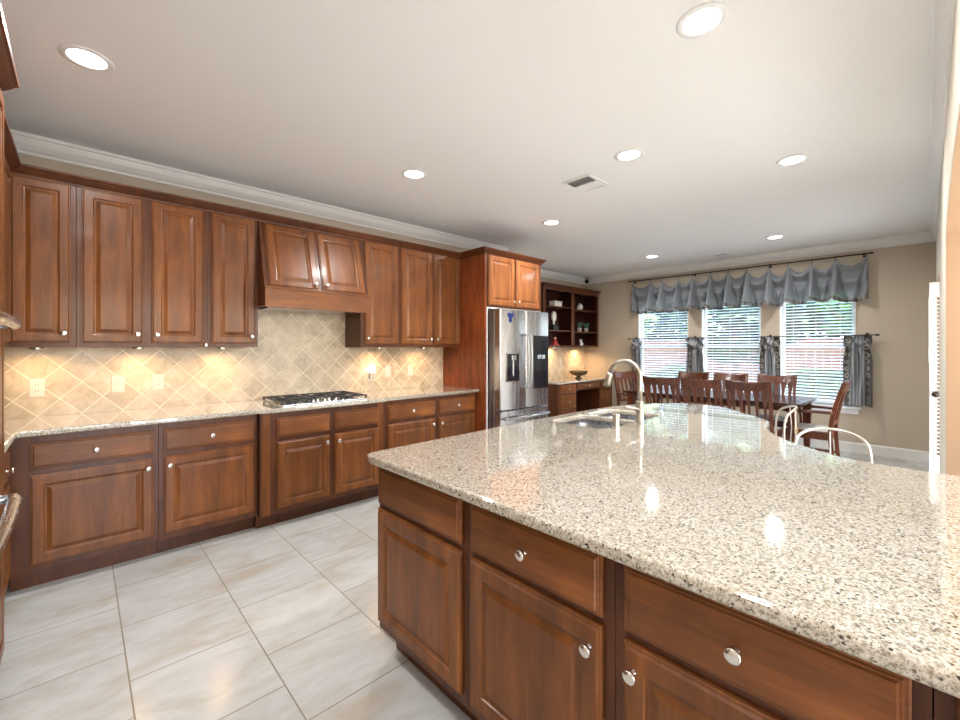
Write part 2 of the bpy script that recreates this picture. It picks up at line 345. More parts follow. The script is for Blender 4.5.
# ------------------------------------------------------------------ windows with blinds
GL = bpy.data.materials.new('window_glass'); GL.use_nodes = True
_t = GL.node_tree; _t.nodes.clear(); _o = _t.nodes.new('ShaderNodeOutputMaterial'); _a = _t.nodes.new('ShaderNodeBsdfTransparent'); _g = _t.nodes.new('ShaderNodeBsdfGlossy'); _g.inputs['Roughness'].default_value = .02
_m = _t.nodes.new('ShaderNodeMixShader'); _m.inputs[0].default_value = .06; _t.links.new(_a.outputs[0], _m.inputs[1]); _t.links.new(_g.outputs[0], _m.inputs[2]); _t.links.new(_m.outputs[0], _o.inputs[0])
SLAT = mat('white_blind_slat', srgb(242, 243, 244), .45)
wlab = ['white slatted blind in the window closest to the desk', 'white slatted blind in the middle window', 'white slatted blind in the window with the leafy green view']
for i, (a, b) in enumerate(WIN):
    w = bpy.data.objects.new('window_%d' % (i+1), None); COL.objects.link(w); w.location = (WX, (a+b)/2, WZ0); w['kind'] = 'structure'
    hw = (b-a)/2; h = WZ1-WZ0; t = .045
    obj('window_frame', B((.08, .13, -hw, -hw+t, 0, h), (.08, .13, hw-t, hw, 0, h), (.08, .13, -hw, hw, 0, t), (.08, .13, -hw, hw, h-t, h), (.085, .125, -hw, hw, h/2-.02, h/2+.02)), TRIMW, w, bevel=.003)
    obj('pane', B((.10, .104, -hw+t, hw-t, t, h-t)), GL, w)
    obj('jamb', B((-.004, .13, -hw-.001, -hw+.012, 0, h), (-.004, .13, hw-.012, hw+.001, 0, h), (-.004, .13, -hw, hw, h-.012, h+.001)), TRIMW, w)
    obj('sill', B((-.05, .08, -hw-.05, hw+.05, -.035, 0), (-.014, .0, -hw-.03, hw+.03, -.10, -.035)), TRIMW, w, bevel=.004)
    bl = root_obj('window_blind', wlab[i], 'blind', (WX+.045, (a+b)/2, WZ0), 0, None)
    bm = bmesh.new(); n = int((h-.10)/.0425)
    for k in range(n):
        z = .05+k*.0425; box(bm, -.024, .024, -hw+.016, hw-.016, -.0014, .0014, Matrix.Translation((0, 0, z)) @ Matrix.Rotation(R(-20), 4, 'Y'))
    obj('slat_ladder', bm, SLAT, bl)
    obj('headrail', B((-.028, .028, -hw+.014, hw-.014, h-.06, h-.014)), SLAT, bl); obj('bottom_rail', B((-.022, .022, -hw+.016, hw-.016, .008, .028)), SLAT, bl, bevel=.003)
    for yy in (-hw*.62, 0, hw*.62): obj('ladder_cord', B((-.026, -.0245, yy-.003, yy+.003, .02, h-.05)), SLAT, bl)
# open glazed door past the arch
dr = bpy.data.objects.new('door_1', None); COL.objects.link(dr); dr.location = (6.28, -.012, 0); dr['kind'] = 'structure'
obj('door_leaf', B((0, .04, -.85, 0, .01, .28), (0, .04, -.85, 0, 1.88, 2.03), (0, .04, -.05, 0, .28, 1.88), (0, .04, -.85, -.76, .28, 1.88)), TRIMW, dr, bevel=.003)
obj('door_pane', B((.018, .022, -.76, -.05, .28, 1.88)), GL, dr)
bm = bmesh.new()
for k in range(40): box(bm, -.010, .010, -.78, -.012, -.001, .001, Matrix.Translation((-.02, 0, .32+k*.039)) @ Matrix.Rotation(R(-30), 4, 'Y'))
obj('door_blind_slat', bm, SLAT, dr); obj('door_blind_rail', B((-.035, 0, -.8, -.004, 1.88, 1.94)), SLAT, dr); obj('door_blind_wand', B((-.034, -.028, -.008, .004, 1.22, 1.88)), SLAT, dr)
obj('door_handle', lathe([(0, 0), (.025, 0), (.025, .006), (.009, .01), (.009, .035), (.026, .045), (.03, .06), (.02, .075), (0, .078)], 20), BRONZE, dr, (0, -.045, .90), (0, -PI/2, 0), True)
struct('trim_3', sweep([(6.36, YR), (6.42, YR)], [(0, 0), (.004, 0), (.004, 2.15), (0, 2.15)]), TRIMW)

# ------------------------------------------------------------------ backsplashes
tag(obj('tile_backsplash', B((XL+.002, 3.188, YB-.008, YB-.0005, .9145, 1.70)), SPLASH), 'beige diagonal stone tile backsplash behind the cooktop and long counter', 'backsplash')
tag(obj('tile_backsplash', B((5.62, WX-.001, YN-.008, YN-.0005, .801, 1.372)), splash_mat('desk_tile', 5.70, .80, .2155)), 'small beige diagonal tile backsplash above the desk counter', 'backsplash')

# ------------------------------------------------------------------ cabinet parts
def loops_panel(w, h, loops):
    bm = bmesh.new(); prev = None; first = None
    for ins, d in loops:
        vs = [bm.verts.new((x, -d, z)) for x, z in ((ins, ins), (w-ins, ins), (w-ins, h-ins), (ins, h-ins))]
        if prev:
            for i in range(4): bm.faces.new((prev[i], prev[(i+1) % 4], vs[(i+1) % 4], vs[i]))
        else: first = vs
        prev = vs
    bm.faces.new(prev); bm.faces.new(first[::-1]); return bm
EDGE = [(0, 0), (0, .011), (.003, .0135), (.007, .0135), (.009, .017), (.012, .020)]
def door_bm(w, h, st=.052):
    return loops_panel(w, h, EDGE + [(st-.004, .020), (st, .018), (st+.003, .013), (st+.009, .012), (st+.012, .012), (st+.030, .0195), (st+.034, .0205)])
def drawer_bm(w, h): return loops_panel(w, h, [(0, 0), (0, .009), (.003, .012), (.008, .012), (.010, .0155), (.014, .0155), (.017, .020), (.022, .0205)])
KNOB = bpy.data.meshes.new('knob')
_b = lathe([(0, 0), (.0085, 0), (.009, .002), (.0055, .006), (.005, .012), (.008, .016), (.015, .020), (.0165, .024), (.0145, .0275), (.008, .029), (0, .0295)], 22)
bmesh.ops.recalc_face_normals(_b, faces=_b.faces); _b.to_mesh(KNOB); _b.free(); KNOB.materials.append(NICKEL)
for p in KNOB.polygons: p.use_smooth = True
def knob(parent, x, z, y=-.020): return link('knob', KNOB, None, parent, (x, y, z), (PI/2, 0, 0))
def door(parent, x0, x1, z0, z1, fy, kn=None, dark=False, name='door', rx=0, mt=None):
    """kn: (dx from x0, dz from z0) of the knob; fy: y of the face frame"""
    st = min(.056, (x1-x0)*.2)
    o = obj(name, door_bm(x1-x0, z1-z0, st), mt or WOODV, parent, (x0, fy, z0), (rx, 0, 0))
    if kn: knob(o, kn[0], kn[1])
    return o
def drawer(parent, x0, x1, z0, z1, fy, kn=True):
    o = obj('drawer', drawer_bm(x1-x0, z1-z0), WOODH, parent, (x0, fy, z0))
    if kn: knob(o, (x1-x0)/2 if kn is True else kn, (z1-z0)/2)
    return o
def KB(side, w, h, up):      # knob spot on a door: side l/r, up True = near the top
    return (.03 if side == 'l' else w-.03, h-.055 if up else .058)
def carcass(parent, x0, x1, yb, yf, z0, z1, toe=None, toez=.11):
    obj('body', B((x0+.0015, x1-.0015, yf+.018, yb, z0, z1)), WOODF, parent)
    obj('face_frame', B((x0+.0008, x1-.0008, yf, yf+.018, z0, z1)), WOODF, parent, bevel=.001)
    if toe is not None: obj('plinth', B((x0+.0015, x1-.0015, toe, yb, 0, toez)), WOODF, parent)

# base cabinets on the back wall (face -Y)
Z0, ZT = .11, .878
def base(label, x0, x1, yf, toe, items):
    t = root_obj('base_cabinet', label, 'cabinet', (x0, YB-.012, 0), 0, 'base cabinets under the long counter'); o = YB-.012
    carcass(t, 0, x1-x0, 0, yf-o, Z0, ZT, toe-o)
    for d0, d1, dk, kk in items:
        drawer(t, d0-x0, d1-x0, .687, .834, yf-o, dk); door(t, d0-x0, d1-x0, .150, .653, yf-o, KB(kk, d1-d0, .503, True))
    return t
base('cherry base cabinet in the corner beside the wall ovens', -.285, .371, 3.44, 3.525, [(-.205, .345, True, 'r')])
base('cherry base cabinet between the corner cabinet and the cooktop cabinet', .371, .962, 3.44, 3.525, [(.397, .938, True, 'l')])
cb = base('cherry base cabinet that steps forward beneath the gas cooktop', .965, 2.005, 3.388, 3.487, [(1.078, 1.492, None, 'r'), (1.535, 1.948, None, 'l')])
for xx in (.012, .972):
    bm = B((xx, xx+.056, -.008, 0, 0, ZT-Z0))
    for k in range(3): box(bm, xx+.013+k*.013, xx+.017+k*.013, -.011, -.008, .06, ZT-Z0-.05)
    obj('fluted_stile', bm, WOODV, cb, (0, 3.388-(YB-.012), Z0), bevel=.0015)
base('cherry two-door base cabinet next to the refrigerator', 2.008, 3.188, 3.44, 3.525, [(2.064, 2.613, True, 'r'), (2.658, 3.165, True, 'l')])
# left run base cabinet (faces +X)
t = root_obj('base_cabinet', 'narrow cherry base cabinet turning the corner next to the ovens', 'cabinet', (XL+.002, 2.625, 0), PI/2, 'base cabinets under the long counter')
carcass(t, 0, .815, 0, -.612, Z0, ZT, -.53)
drawer(t, .03, .70, .687, .834, -.612, .46); door(t, .03, .70, .15, .653, -.612, KB('r', .67, .5, True))
# counter on the back wall
ol = [(XL+.003, YB-.010), (3.187, YB-.010), (3.187, 3.385), (2.03, 3.385), (2.00, 3.345), (.975, 3.345), (.945, 3.385), (-.225, 3.385), (-.252, 3.36), (-.252, 2.625), (XL+.003, 2.625)]
tag(link('granite_countertop', slab(ol, [], .879, .914, .008), GRAN, smooth=False), 'speckled beige granite countertop along the tiled wall under the wall cabinets', 'countertop')

# upper cabinets
UB, UT, UF = 1.372, 2.400, 3.70
def upper(label, x0, x1, items, name='wall_cabinet'):
    t = root_obj(name, label, 'cabinet', (x0, YB-.010, UB), 0, 'wall cabinets over the counter'); o = YB-.010
    carcass(t, 0, x1-x0, 0, UF-o, 0, UT-UB)
    for d0, d1, kk in items: door(t, d0-x0, d1-x0, .028, 1.014, UF-o, KB(kk, d1-d0, .9, False))
    return t
upper('cherry wall cabinet in the corner above the first outlet', -.318, -.018, [(-.300, -.043, 'r')])
u2 = upper('cherry two-door wall cabinet above the light switch', -.018, .690, [(.007, .313, 'r'), (.359, .666, 'l')])
knob(u2, .698, .016, UF-(YB-.010)).scale = (.8, .8, .8)
upper('cherry single-door wall cabinet adjoining the hood over bare tile', .690, 1.040, [(.715, 1.018, 'r')])
upper('cherry single-door wall cabinet adjoining the hood above the night light', 1.935, 2.362, [(1.971, 2.345, 'l')])
upper('cherry two-door wall cabinet adjoining the tall refrigerator panel', 2.362, 3.188, [(2.382, 2.778, 'r'), (2.802, 3.175, 'l')])
t = root_obj('wall_cabinet', 'cherry wall cabinet on the side wall meeting the corner', 'cabinet', (XL+.002, 2.622, UB), PI/2, 'wall cabinets over the counter')
carcass(t, 0, 1.396, 0, -.590, 0, UT-UB); door(t, .03, .50, .028, 1.014, -.590, KB('l', .47, .9, False)); door(t, .53, 1.0, .028, 1.014, -.590)
# hood cabinet: sloping front
t = root_obj('range_hood_cabinet', 'cherry range hood with two sloping doors over the cooktop', 'hood', (1.042, YB-.010, 0), 0)
o = YB-.010; x1 = .891
def prism(prof, xa, xb):
    bm = bmesh.new(); a = [bm.verts.new((xa, y, z)) for y, z in prof]; b = [bm.verts.new((xb, y, z)) for y, z in prof]
    bm.faces.new(a); bm.faces.new(b[::-1])
    for i in range(len(prof)): bm.faces.new((a[i], a[(i+1) % len(prof)], b[(i+1) % len(prof)], b[i]))
    return bm
obj('body', prism([(0, 1.70), (0, 2.40), (3.70-o, 2.40), (3.54-o, 1.845), (3.51-o, 1.835), (3.51-o, 1.70)], 0, x1), WOODF, t, bevel=.001)
obj('lower_band', B((-.006, x1+.006, 3.500-o, 3.512-o, 1.684, 1.838), (-.008, x1+.008, 3.494-o, 3.512-o, 1.832, 1.846)), WOODH, t, bevel=.002)
obj('vent_insert', B((.05, x1-.05, 3.56-o, -.05, 1.69, 1.70)), STEEL, t)
an = math.atan2(.16, .555)
for xa, xb, kx in ((.034, .432, .398-.035), (.458, .860, .035)):
    bmD = door_bm(xb-xa, .545, .056)
    d = obj('door', bmD, WOODV, t, (xa, 3.545-o, 1.850), (-an, 0, 0)); knob(d, kx, .045)
    d.children[0].data = KNOB
# crown along the wall cabinets
CC = [(0, 0), (.004, 0), (.006, .012), (.014, .018), (.030, .034), (.040, .046), (.048, .050), (.050, .062), (0, .062)]
tag(obj('cabinet_crown_molding', sweep([(-.302, 2.63), (-.302, UF-.003), (3.188, UF-.003)], [(a, 2.388+b) for a, b in CC]), WOODF), 'dark cherry crown molding running along the tops of the wall cabinets', 'molding')
# under cabinet lamps
def lamp(name, kind, loc, W_, col, size=.1, rot=(0, 0, 0), parent=None, spread=None, blend=.6, ang=120):
    l = bpy.data.lights.new(name, kind); l.energy = W_; l.color = col
    if kind == 'AREA': l.shape = 'DISK'; l.size = size; l.spread = R(spread or 160)
    if kind == 'SPOT': l.spot_size = R(ang); l.spot_blend = blend; l.shadow_soft_size = size
    ob = bpy.data.objects.new(name, l); COL.objects.link(ob); ob.location = loc; ob.rotation_euler = rot; ob.parent = parent; return ob
PUCK = lathe([(0, .012), (.032, .012), (.034, .010), (.034, 0), (.026, 0), (.024, .004), (0, .004)], 20); PM = bpy.data.meshes.new('puck'); bmesh.ops.recalc_face_normals(PUCK, faces=PUCK.faces); PUCK.to_mesh(PM); PUCK.free(); PM.materials.append(NICKEL)
for x, y, z, zf, lab in [(-.20, 3.86, 1.372, 1, 'under the corner wall cabinet'), (.30, 3.86, 1.372, 1, 'under the wall cabinet above the light switch'), (.82, 3.86, 1.372, 1, 'under the single-door wall cabinet adjoining the hood'),
                         (2.22, 3.86, 1.372, 1, 'under the wall cabinet above the night light'), (2.78, 3.86, 1.372, 1, 'under the wall cabinet by the refrigerator'), (6.15, 4.60, 1.372, 1.6, 'under the open shelf on its plant-free side'), (6.95, 4.55, 1.372, 3.0, 'under the open shelf near the window wall')]:
    p = tag(link('puck_lamp', PM, None, None, (x, y, z-.0125)), 'small round lamp ' + lab, 'lamp', 'under-cabinet puck lamps')
    lamp('puck_light', 'AREA', (0, 0, -.003), PUCK_W*zf, (1, .62, .30), .06, parent=p)

# ------------------------------------------------------------------ refrigerator and its surround
t = root_obj('tall_refrigerator_cabinet', 'tall cherry cabinet surround with two small doors over the refrigerator', 'cabinet', (3.19, YB-.001, 0)); o = YB-.001
obj('side_panel', B((.001, .022, 3.30-o, 0, 0, 2.40)), wood('side_panel_wood', srgb(86, 42, 20), srgb(132, 66, 32), srgb(150, 80, 42), 'z'), t, bevel=.001)
obj('side_panel', B((.945, .966, 3.30-o, 0, 0, 2.40)), WOODV, t, bevel=.001)
obj('body', B((.023, .944, 3.322-o, 0, 1.815, 2.40)), WOODF, t)
obj('face_frame', B((.023, .944, 3.30-o, 3.32-o, 1.815, 2.40)), WOODF, t)
obj('edge_strip', B((.0225, .030, 3.285-o, 3.299-o, .02, 1.812), (.030, .944, 3.285-o, 3.299-o, 1.798, 1.812)), TRIMW, t)
HONEY = wood('lighter_cherry_wood', srgb(112, 64, 34), srgb(150, 92, 50), srgb(182, 118, 68), 'z', .3, .3)
door(t, .050, .468, 1.838, 2.386, 3.30-o, KB('r', .418, .5, False), mt=HONEY); door(t, .492, .915, 1.838, 2.386, 3.30-o, KB('l', .423, .5, False), mt=HONEY)
obj('crown', sweep([(0, 0), (0, 3.299-o), (.967, 3.299-o), (.967, 0)][::-1] if False else [(.0, 0), (.0, 3.299-o), (.967, 3.299-o), (.967, 0)], [(a*1.0, 2.385+b*1.1) for a, b in CC]), WOODF, t)
fr = root_obj('refrigerator', 'stainless steel french door refrigerator with water dispenser and dark screen', 'refrigerator', (3.236, 3.12, 0))
FW = .855
obj('case', B((0, FW, .085, .84, .02, 1.775), (.02, FW-.02, .02, .12, 1.775, 1.79)), DSTEEL, fr, bevel=.004)
def fdoor(name, x0, x1, z0, z1):
    bm = bmesh.new(); n = 10
    prof = [(x0, .075), (x0, .012), (x0+.012, 0)] + [(x0+.012+(x1-x0-.024)*i/n, -.010*math.sin(PI*i/n)) for i in range(1, n)] + [(x1-.012, 0), (x1, .012), (x1, .075)]
    a = [bm.verts.new((x, y, z0)) for x, y in prof]; b = [bm.verts.new((x, y, z1)) for x, y in prof]
    bm.faces.new(a); bm.faces.new(b[::-1])
    for i in range(len(prof)): bm.faces.new((a[i], a[(i+1) % len(prof)], b[(i+1) % len(prof)], b[i]))
    return obj(name, bm, STEEL, fr, smooth=False, bevel=.003)
d1 = fdoor('door', .004, .420, .695, 1.782); d2 = fdoor('door', .426, .851, .695, 1.782); d3 = fdoor('freezer_drawer', .004, .851, .12, .680)
obj('base_grille', B((.02, FW-.02, .05, .09, .02, .11)), DARK, fr)
def fh(parent, x):
    pts = [(x, -.012, .92), (x, -.045, .935), (x, -.060, 1.0), (x, -.070, 1.22), (x, -.060, 1.44), (x, -.045, 1.505), (x, -.012, 1.52)]
    obj('handle', tube([tuple(v) for v in catmull(pts, 5)], .0105, 12), HSTEEL, parent, smooth=True)
fh(d1, .398); fh(d2, .455)
obj('handle', tube([tuple(v) for v in catmull([(.06, -.010, .60), (.065, -.05, .602), (.2, -.062, .604), (.43, -.068, .605), (.66, -.062, .604), (.79, -.05, .602), (.795, -.010, .60)], 5)], .0125, 12), HSTEEL, d3, smooth=True)
dp = obj('water_dispenser', B((.100, .298, -.014, -.002, 1.005, 1.300)), BGLOSS, d1, bevel=.004)
obj('dispenser_nozzle', B((.165, .235, -.030, -.014, 1.23, 1.285), (.188, .212, -.022, -.014, 1.06, 1.23)), STEEL, d1, bevel=.004)
obj('dispenser_trim', B((.094, .304, -.016, -.004, 1.300, 1.308), (.094, .304, -.016, -.004, .998, 1.005), (.094, .100, -.016, -.004, .998, 1.308), (.298, .304, -.016, -.004, .998, 1.308)), CHROME, d1)
sc = obj('touch_screen', B((.555, .818, -.017, -.004, .895, 1.508)), BGLOSS, d2, bevel=.003)
def text(name, s, size, m, parent, loc, rot, ext=.0005):
    cu = bpy.data.curves.new(name, 'FONT'); cu.body = s; cu.size = size; cu.extrude = ext; cu.align_x = 'CENTER'; cu.align_y = 'CENTER'
    ob = bpy.data.objects.new(name, cu); COL.objects.link(ob); bpy.context.view_layer.update()
    me = bpy.data.meshes.new_from_object(ob.evaluated_get(bpy.context.evaluated_depsgraph_get())); bpy.data.objects.remove(ob)
    me.materials.clear(); return link(name, me, m, parent, loc, rot)
text('clock_digits', '07:28', .062, SCREENTXT, d2, (.685, -.018, 1.26), (PI/2, 0, 0))
NAVY = mat('navy_blue_enamel', srgb(16, 40, 112), .35)
mg = bmesh.new()
vs = [mg.verts.new((x, 0, z)) for x, z in ((-.045, .05), (-.02, .06), (0, .045), (.03, .062), (.05, .035), (.035, .012), (.012, .006), (.018, -.03), (-.005, -.055), (-.03, -.03), (-.022, 0), (-.045, .018))]
f = mg.faces.new(vs); e = bmesh.ops.extrude_face_region(mg, geom=[f]); bmesh.ops.translate(mg, verts=[v for v in e['geom'] if isinstance(v, bmesh.types.BMVert)], vec=(0, -.004, 0))
tag(obj('fridge_magnet', mg, NAVY, None, (3.236+.162, 3.12-.008, 1.69)), 'dark blue magnet near the top of the refrigerator door', 'magnet')
tag(obj('fridge_magnet', lathe([(0, 0), (.022, 0), (.022, .005), (.018, .008), (0, .008)], 20), WHITEP, None, (3.2355, 3.34, 1.61), (0, -PI/2, 0)), 'round white magnet on the grey side of the refrigerator', 'magnet')

# ------------------------------------------------------------------ desk nook
t = root_obj('desk_cabinet', 'cherry built-in desk with a kneehole between two stacks of drawers', 'desk', (5.635, YN-.010, 0)); o = YN-.010; ox = 5.635
DF = 4.12; zt = .767
obj('pedestal', B((0, .520, DF+.018-o, 0, .09, zt), (0, .520, DF+.09-o, 0, 0, .09)), WOODF, t); obj('pedestal', B((1.262, 1.713, DF+.018-o, 0, .09, zt), (1.262, 1.713, DF+.09-o, 0, 0, .09)), WOODF, t)
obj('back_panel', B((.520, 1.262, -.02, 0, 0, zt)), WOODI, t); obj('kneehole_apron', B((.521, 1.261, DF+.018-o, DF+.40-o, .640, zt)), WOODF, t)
obj('face_frame', B((.001, .520, DF-o, DF+.018-o, .09, zt), (1.262, 1.712, DF-o, DF+.018-o, .09, zt), (.520, 1.262, DF-o, DF+.018-o, .635, zt)), WOODF, t)
for a, b in ((.055, .500), (1.285, 1.665)):
    for z0, z1 in ((.600, .755), (.345, .575), (.105, .320)): drawer(t, a, b, z0, z1, DF-o)
drawer(t, .530, 1.250, .650, .755, DF-o)
tag(link('granite_countertop', slab([(5.62, YN-.010), (WX-.004, YN-.010), (WX-.004, 4.085), (5.62, 4.085)], [], .768, .800, .008), GRAN), 'small granite countertop on the built-in desk', 'countertop')
# open shelf cabinet
t = root_obj('open_shelf_cabinet', 'open cherry wall shelf with two columns of cubbies over the desk', 'shelf', (5.605, YN-.001, UB)); o = YN-.001
SF = 4.39; hh = 1.03; wS = 1.72
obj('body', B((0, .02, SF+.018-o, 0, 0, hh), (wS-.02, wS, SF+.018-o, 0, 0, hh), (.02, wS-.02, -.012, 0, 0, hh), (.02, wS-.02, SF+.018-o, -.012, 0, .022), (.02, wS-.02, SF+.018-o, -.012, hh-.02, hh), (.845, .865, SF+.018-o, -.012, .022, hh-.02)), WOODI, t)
obj('face_frame', B((0, .062, SF-o, SF+.018-o, 0, hh), (wS-.062, wS, SF-o, SF+.018-o, 0, hh), (.808, .898, SF-o, SF+.018-o, 0, hh), (.062, wS-.062, SF-o, SF+.018-o, 0, .034), (.062, wS-.062, SF-o, SF+.018-o, hh-.05, hh)), WOODF, t, bevel=.002)
for a, b, z in ((.021, .844, .716), (.021, .844, .300), (.866, wS-.021, .696), (.866, wS-.021, .294)):
    obj('shelf', B((a, b, SF+.004-o if False else SF+.019-o, -.013, z-.022, z)), WOODF, t, bevel=.002)
obj('crown', sweep([(0, 0), (0, SF-o), (wS, SF-o)], [(a, hh-.012+b) for a, b in CC]), WOODF, t)

def item(name, bm, m, loc, label, cat, rot=(0, 0, 0), smooth=True, **k): return tag(obj(name, bm, m, None, loc, rot, smooth, **k), label, cat)
PORC = mat('white_porcelain', srgb(224, 222, 214), .25); TERR = mat('grey_white_pot', srgb(206, 200, 190), .6)
z1, z2, z3 = UB+.716, UB+.300, UB+.0225; z4, z5 = UB+.696, UB+.294
t = root_obj('lidded_box', 'white lidded box on the top shelf over the desk', 'box', (6.12, 4.52, z1+.001))
obj('body', B((-.11, .11, -.06, .06, 0, .075)), PORC, t, bevel=.008); obj('lid', B((-.115, .115, -.065, .065, .077, .098)), PORC, t, bevel=.008); obj('finial', lathe([(0, .12), (.012, .115), (.008, .1), (.014, .098)], 12), PORC, t, smooth=True)
t = root_obj('ginger_jar', 'white rounded jar on the upper shelf beside the lidded box column', 'jar', (6.87, 4.52, z4+.001))
obj('body', lathe([(0, 0), (.035, 0), (.055, .03), (.062, .065), (.05, .095), (.034, .105)], 24), PORC, t, smooth=True); obj('lid', lathe([(.036, .105), (.036, .118), (.014, .128), (.012, .138), (0, .14)], 20), PORC, t, smooth=True)
t = root_obj('bust_ornament', 'pale bust-like ornament on a black block on the middle shelf', 'ornament', (6.06, 4.52, z2+.001))
obj('ornament', lathe([(0, .105), (.03, .105), (.02, .13), (.03, .16), (.055, .20), (.06, .26), (.045, .31), (.02, .335), (0, .34)], 20, sy=.7), PORC, t, smooth=True); obj('pedestal_block', B((-.075, .075, -.05, .05, 0, .10)), BLACK, t, bevel=.004)
GRN = mat('plant_green', srgb(60, 98, 84), .6)
def pot(x, lab, seed):
    t = root_obj('potted_plant', lab, 'plant', (x, 4.52, z5+.001)); obj('pot', lathe([(0, 0), (.032, 0), (.04, .065), (.044, .07), (.038, .072), (.034, .055), (0, .055)], 20), TERR, t, smooth=True)
    rnd = random.Random(seed); bm = bmesh.new()
    for i in range(46):
        a = rnd.uniform(0, 6.3); r = rnd.uniform(.02, .09); h = rnd.uniform(.05, .14); w = .012
        p0 = Vector((0, 0, .055)); p2 = Vector((math.cos(a)*r, math.sin(a)*r*.8, .055+h)); p1 = (p0+p2)/2+Vector((0, 0, .03)); s = Vector((-math.sin(a), math.cos(a), 0))*w
        vs = [bm.verts.new(p0+s*.2), bm.verts.new(p1+s), bm.verts.new(p2), bm.verts.new(p1-s), bm.verts.new(p0-s*.2)]; bm.faces.new(vs)
    obj('foliage', bm, GRN, t)
pot(6.86, 'small green plant in a pale pot next to the shelf divider', 1); pot(7.09, 'small green plant in a pale pot nearer the shelf end panel', 2)
RED = mat('red_glaze', srgb(170, 40, 40), .4); SKINC = mat('pale_glaze', srgb(220, 190, 170), .4)
t = root_obj('seated_figurine', 'little red seated figurine on the bottom shelf', 'figurine', (6.07, 4.50, z3+.001))
obj('robe', lathe([(0, 0), (.085, 0), (.095, .02), (.06, .05), (.035, .09), (.022, .115), (0, .12)], 20, sy=.7), RED, t, smooth=True); obj('head', lathe([(0, .112), (.018, .12), (.024, .138), (.016, .155), (0, .16)], 16), SKINC, t, smooth=True)
t = root_obj('animal_figurine', 'small white animal figurine on the bottom shelf below the plants', 'figurine', (6.88, 4.50, z3+.001))
bm = tube([(.03, 0, .0), (.028, 0, .05), (0, 0, .065), (-.01, 0, .095), (-.03, 0, .11)], [.018, .026, .022, .02, .01], 12); obj('body', bm, PORC, t, smooth=True)
bm = B((-.016, -.004, -.014, -.004, 0, .06), (-.016, -.004, .004, .014, 0, .06)); obj('leg', bm, PORC, t, bevel=.003); obj('ear', B((-.012, 0, -.018, -.012, .10, .13)), PORC, t); obj('ear', B((-.012, 0, .012, .018, .10, .13)), PORC, t)
t = root_obj('footed_bowl', 'carved brown footed bowl on the desk counter', 'bowl', (6.68, 4.42, .801))
BOWLM = wood('carved_bowl', srgb(50, 34, 20), srgb(104, 78, 44), srgb(150, 122, 76), 'z', .35, .2, 3)
obj('bowl', lathe([(0, .085), (.06, .09), (.12, .115), (.155, .143), (.168, .140), (.160, .105), (.125, .066), (.05, .045), (0, .045)], 32), BOWLM, t, smooth=True); obj('foot', lathe([(0, 0), (.065, 0), (.065, .012), (.035, .026), (.038, .048), (0, .048)], 28), BOWLM, t, smooth=True)

# outlets and switches on the backsplash
def plate(x, z, lab, kind='outlet', y=YB-.008, s=1.0, cat=None):
    t = root_obj('wall_outlet' if kind == 'outlet' else 'light_switch', lab, cat or ('outlet' if kind == 'outlet' else 'switch'), (x, y-.0005, z), 0)
    obj('cover_plate', B((-.036*s, .036*s, -.006, 0, -.059*s, .059*s)), WHITEP, t, bevel=.003)
    if kind == 'outlet':
        for dz in (-.021, .021):
            r = obj('receptacle', lathe([(0, 0), (.0165, 0), (.0165, .002), (0, .002)], 20), WHITEP, t, (0, -.006, dz), (PI/2, 0, 0))
            for dx in (-.006, .006): obj('slot', B((dx-.0012, dx+.0012, -.0015, .004, -.005, .005)), DARK, r, (0, 0, .001), (-PI/2, 0, 0))
    else:
        obj('toggle', B((-.005, .005, -.018, -.006, -.004, .016)), WHITEP, t, rot=(0, 0, 0), bevel=.002); obj('screw', lathe([(0, 0), (.003, 0), (.003, .001), (0, .0012)], 10), NICKEL, t, (0, -.006, .042), (PI/2, 0, 0))
    return t
plate(-.206, 1.104, 'white outlet nearest the corner of the tiled wall'); plate(.199, 1.106, 'white toggle switch plate between the first two outlets', 'switch')
plate(.430, 1.108, 'white outlet just past the toggle switch'); plate(2.427, 1.110, 'white toggle switch plate between the night light and the last outlet', 'switch'); plate(2.711, 1.112, 'white outlet nearest the refrigerator panel')
plate(6.08, 1.08, 'white outlet on the tiles above the desk, closer to the refrigerator', y=YN-.008); plate(6.50, 1.10, 'white outlet on the tiles above the carved bowl', y=YN-.008)
t = root_obj('night_light', 'glowing plug-in night light on the tiles beside the cooktop', 'lamp', (2.223, YB-.009, 1.09))
obj('cover_plate', B((-.036, .036, -.006, 0, -.075, .045)), WHITEP, t, bevel=.003); obj('housing', B((-.03, .03, -.045, -.006, -.045, .02)), PALE, t, bevel=.008); obj('shade', lathe([(0, 0), (.03, 0), (.034, .03), (.028, .065), (0, .075)], 20, sy=.6), NIGHT, t, (0, -.03, .02), smooth=True)

